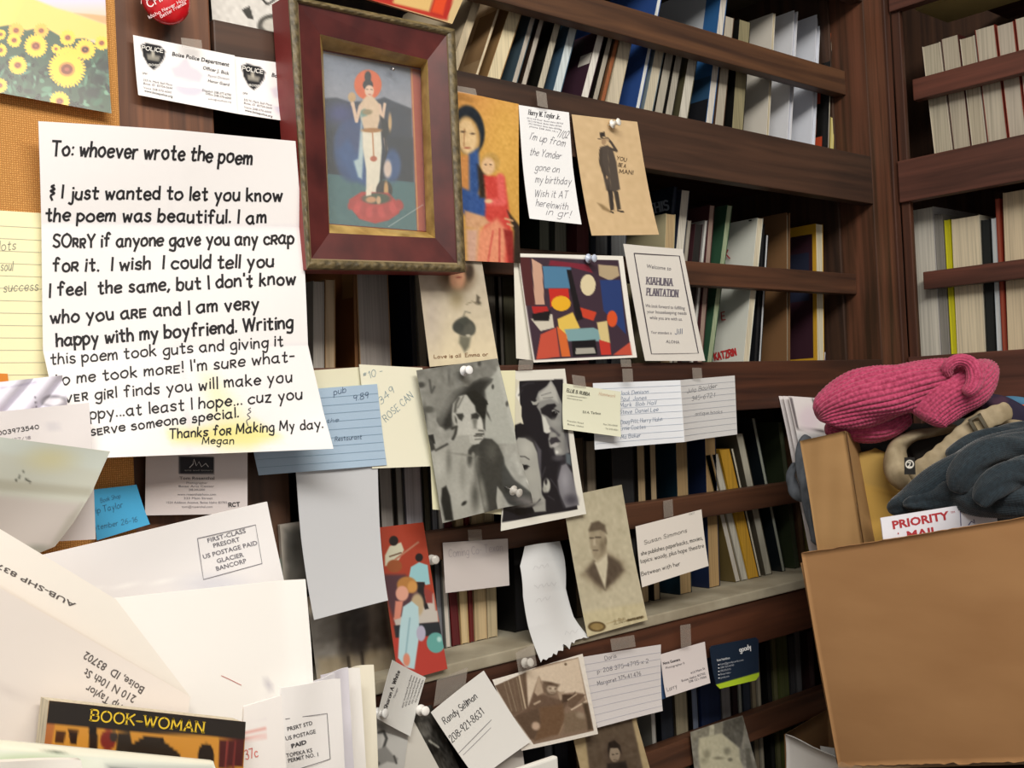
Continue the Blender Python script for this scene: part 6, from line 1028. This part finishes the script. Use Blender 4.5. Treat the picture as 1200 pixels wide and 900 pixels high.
for i, c in enumerate(([(1040, 598, 1.26, 7, 10), (1064, 588, 1.25, 12, 16), (1096, 568, 1.24, 18, 20), (1126, 550, 1.24, 20, 22), (1160, 530, 1.24, 18, 20), (1215, 516, 1.25, 18, 20)],
                       [(1058, 592, 1.235, 6, 8), (1090, 586, 1.23, 11, 14), (1122, 580, 1.21, 15, 18), (1150, 586, 1.18, 16, 18), (1190, 586, 1.15, 18, 18), (1240, 575, 1.14, 20, 18)],
                       [(1122, 578, 1.19, 8, 10), (1128, 558, 1.185, 15, 15), (1148, 538, 1.185, 17, 16), (1176, 525, 1.19, 15, 16), (1230, 520, 1.20, 15, 16)],
                       [(1148, 592, 1.15, 8, 10), (1160, 574, 1.145, 14, 14), (1184, 556, 1.145, 15, 15), (1230, 545, 1.15, 18, 16)],
                       [(1110, 536, 1.26, 6, 8), (1140, 520, 1.26, 9, 10), (1180, 508, 1.26, 10, 11), (1230, 502, 1.26, 11, 12)])):
    mesh('scarf_fold', *tube(c, 200, 150, waffle(46, 80, .0009, .0028, 3+i % 2)), TE, sc_, True)
cp = thing('canvas_hat', 'tan canvas cap with adjustable strap and metal buckle, in the box', 'cap')
mesh('crown_rim', *tube([(1120, 500, 1.33, 5, 14), (1090, 507, 1.33, 5, 18), (1068, 513, 1.325, 7, 20), (1051, 526, 1.32, 11, 22), (1050, 548, 1.31, 14, 22), (1060, 562, 1.30, 13, 18), (1072, 568, 1.30, 7, 10)], 90, 60, lambda t, th: .0012*np.sin(th*3+t*12)), TN_, cp, True)
mesh('back_strap', *tube([(1064, 558, 1.285, 10, 3), (1082, 548, 1.28, 11, 3), (1108, 528, 1.28, 11, 3), (1130, 508, 1.28, 11, 3), (1150, 494, 1.28, 12, 3), (1178, 482, 1.28, 11, 3), (1186, 479, 1.28, 10, 3)], 80, 40, lambda t, th: .0006*np.sin(t*60)), TN_, cp, True)
mesh('crown_side', *tube([(1176, 500, 1.30, 8, 16), (1200, 506, 1.30, 12, 16), (1225, 520, 1.30, 14, 16)], 40, 40, lambda t, th: .001*np.sin(th*3+t*9)), TN_, cp, True)
mesh('dark_inside', *tube([(1066, 532, 1.34, 14, 6), (1090, 520, 1.34, 12, 6), (1120, 508, 1.34, 10, 6)], 30, 30), plain('2a2622', .9), cp, True)  # dark filling inside the cap, behind the strap opening
bk0, bk1 = atD(1134, 492, 1.272), atD(1146, 513, 1.272); ax = (bk1-bk0); wd = atD(1148, 484, 1.272)-bk0
V, F = joinVF(boxVF(bk0, ax, wd*.22, nb*.003), boxVF(bk0+wd*.78, ax, wd*.22, nb*.003), boxVF(bk0, ax*.12, wd, nb*.003), boxVF(bk0+ax*.88, ax*.12, wd, nb*.003)); mesh('buckle', V, F, plain('8a8270', .35, .9), cp)
s = Sheet([((1060, 536), (1072, 536)), ((1060, 556), (1073, 556))], Y=1.262, mode='D', thick=.0008)
s.build('logo_patch', '14120f', [('e', 1066, 544, 5.2, 5.2, 'e8e4da', .6), ('e', 1066, 544, 3.6, 3.6, '14120f', .6), ('l', [(1064, 542), (1067, 542), (1066, 545), (1064, 547), (1068, 547)], 1.2, 'f0ece2', .5)], n=(40, 50), parent=cp)
g = thing('grey_cloth_strip', 'blue-grey cloth strip hanging down left of the paper bag', 'cloth')
mesh('upper_fold', *tube([(931, 542, 1.42, 3, 3), (927, 556, 1.415, 5, 4), (931, 575, 1.41, 7, 5), (944, 586, 1.405, 5, 4)], 60, 40, lambda t, th: .0008*np.sin(th*3+t*14)), GR, g, True)
mesh('hanging_strip', *tube([(950, 512, 1.40, 9, 3), (939, 524, 1.40, 6, 4), (941, 555, 1.39, 7, 4), (946, 590, 1.38, 5, 4), (953, 618, 1.37, 6, 5), (959, 630, 1.365, 9, 6), (960, 640, 1.365, 7, 5)], 90, 40, lambda t, th: .0009*np.sin(th*3+t*17)), GR, g, True)
g = thing('dark_grey_garment', 'dark grey garment behind the padded mailer under the hat', 'clothing')
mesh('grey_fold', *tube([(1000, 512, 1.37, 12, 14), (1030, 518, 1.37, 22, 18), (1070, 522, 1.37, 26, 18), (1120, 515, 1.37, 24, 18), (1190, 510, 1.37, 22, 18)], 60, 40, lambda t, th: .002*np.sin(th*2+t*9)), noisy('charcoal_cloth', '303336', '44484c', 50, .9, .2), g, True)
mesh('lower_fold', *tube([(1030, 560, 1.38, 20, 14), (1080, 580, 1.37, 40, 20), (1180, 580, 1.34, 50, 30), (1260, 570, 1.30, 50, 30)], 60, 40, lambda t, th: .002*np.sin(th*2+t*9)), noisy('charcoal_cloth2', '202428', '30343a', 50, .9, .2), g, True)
g = thing('navy_striped_garment', 'navy and plum garment bundled right of the hat at the picture edge', 'clothing')
mesh('navy_fold', *tube([(1150, 468, 1.36, 8, 10), (1172, 478, 1.35, 14, 12), (1200, 492, 1.34, 16, 14), (1240, 505, 1.33, 18, 14)], 60, 50, lambda t, th: .001*np.sin(th*4+t*9)), noisy('navy_plum_knit', '231c34', '43283c', 25, .9, .2, lo=.45, hi=.55), g, True)
mesh('blue_fold', *tube([(1166, 472, 1.38, 5, 8), (1185, 472, 1.38, 8, 8), (1215, 478, 1.38, 10, 8)], 40, 30), noisy('blue_cloth', '3a6a8c', '4c7c9c', 30, .9), g, True)
mesh('orange_patch', *tube([(1197, 474, 1.345, 6, 3), (1199, 486, 1.345, 6, 3), (1203, 494, 1.345, 5, 3)], 20, 20), plain('d8602c', .7), g, True)
# ================================================================== put each thing's empty at its base
bpy.context.view_layer.update()
for r in ROOTS:
    lo, hi = np.full(3, 1e9), np.full(3, -1e9)
    def walk(o):
        global lo, hi
        if o.type == 'MESH' and len(o.data.vertices):
            A = np.empty(len(o.data.vertices)*3, dtype=np.float32); o.data.vertices.foreach_get('co', A); A = A.reshape(-1, 3)
            lo = np.minimum(lo, A.min(0)); hi = np.maximum(hi, A.max(0))
        for c in o.children: walk(c)
    walk(r)
    if lo[0] > 1e8: continue
    c = np.array([(lo[0]+hi[0])/2, (lo[1]+hi[1])/2, lo[2]]); r.location = c
    for ch in r.children: ch.location = -c
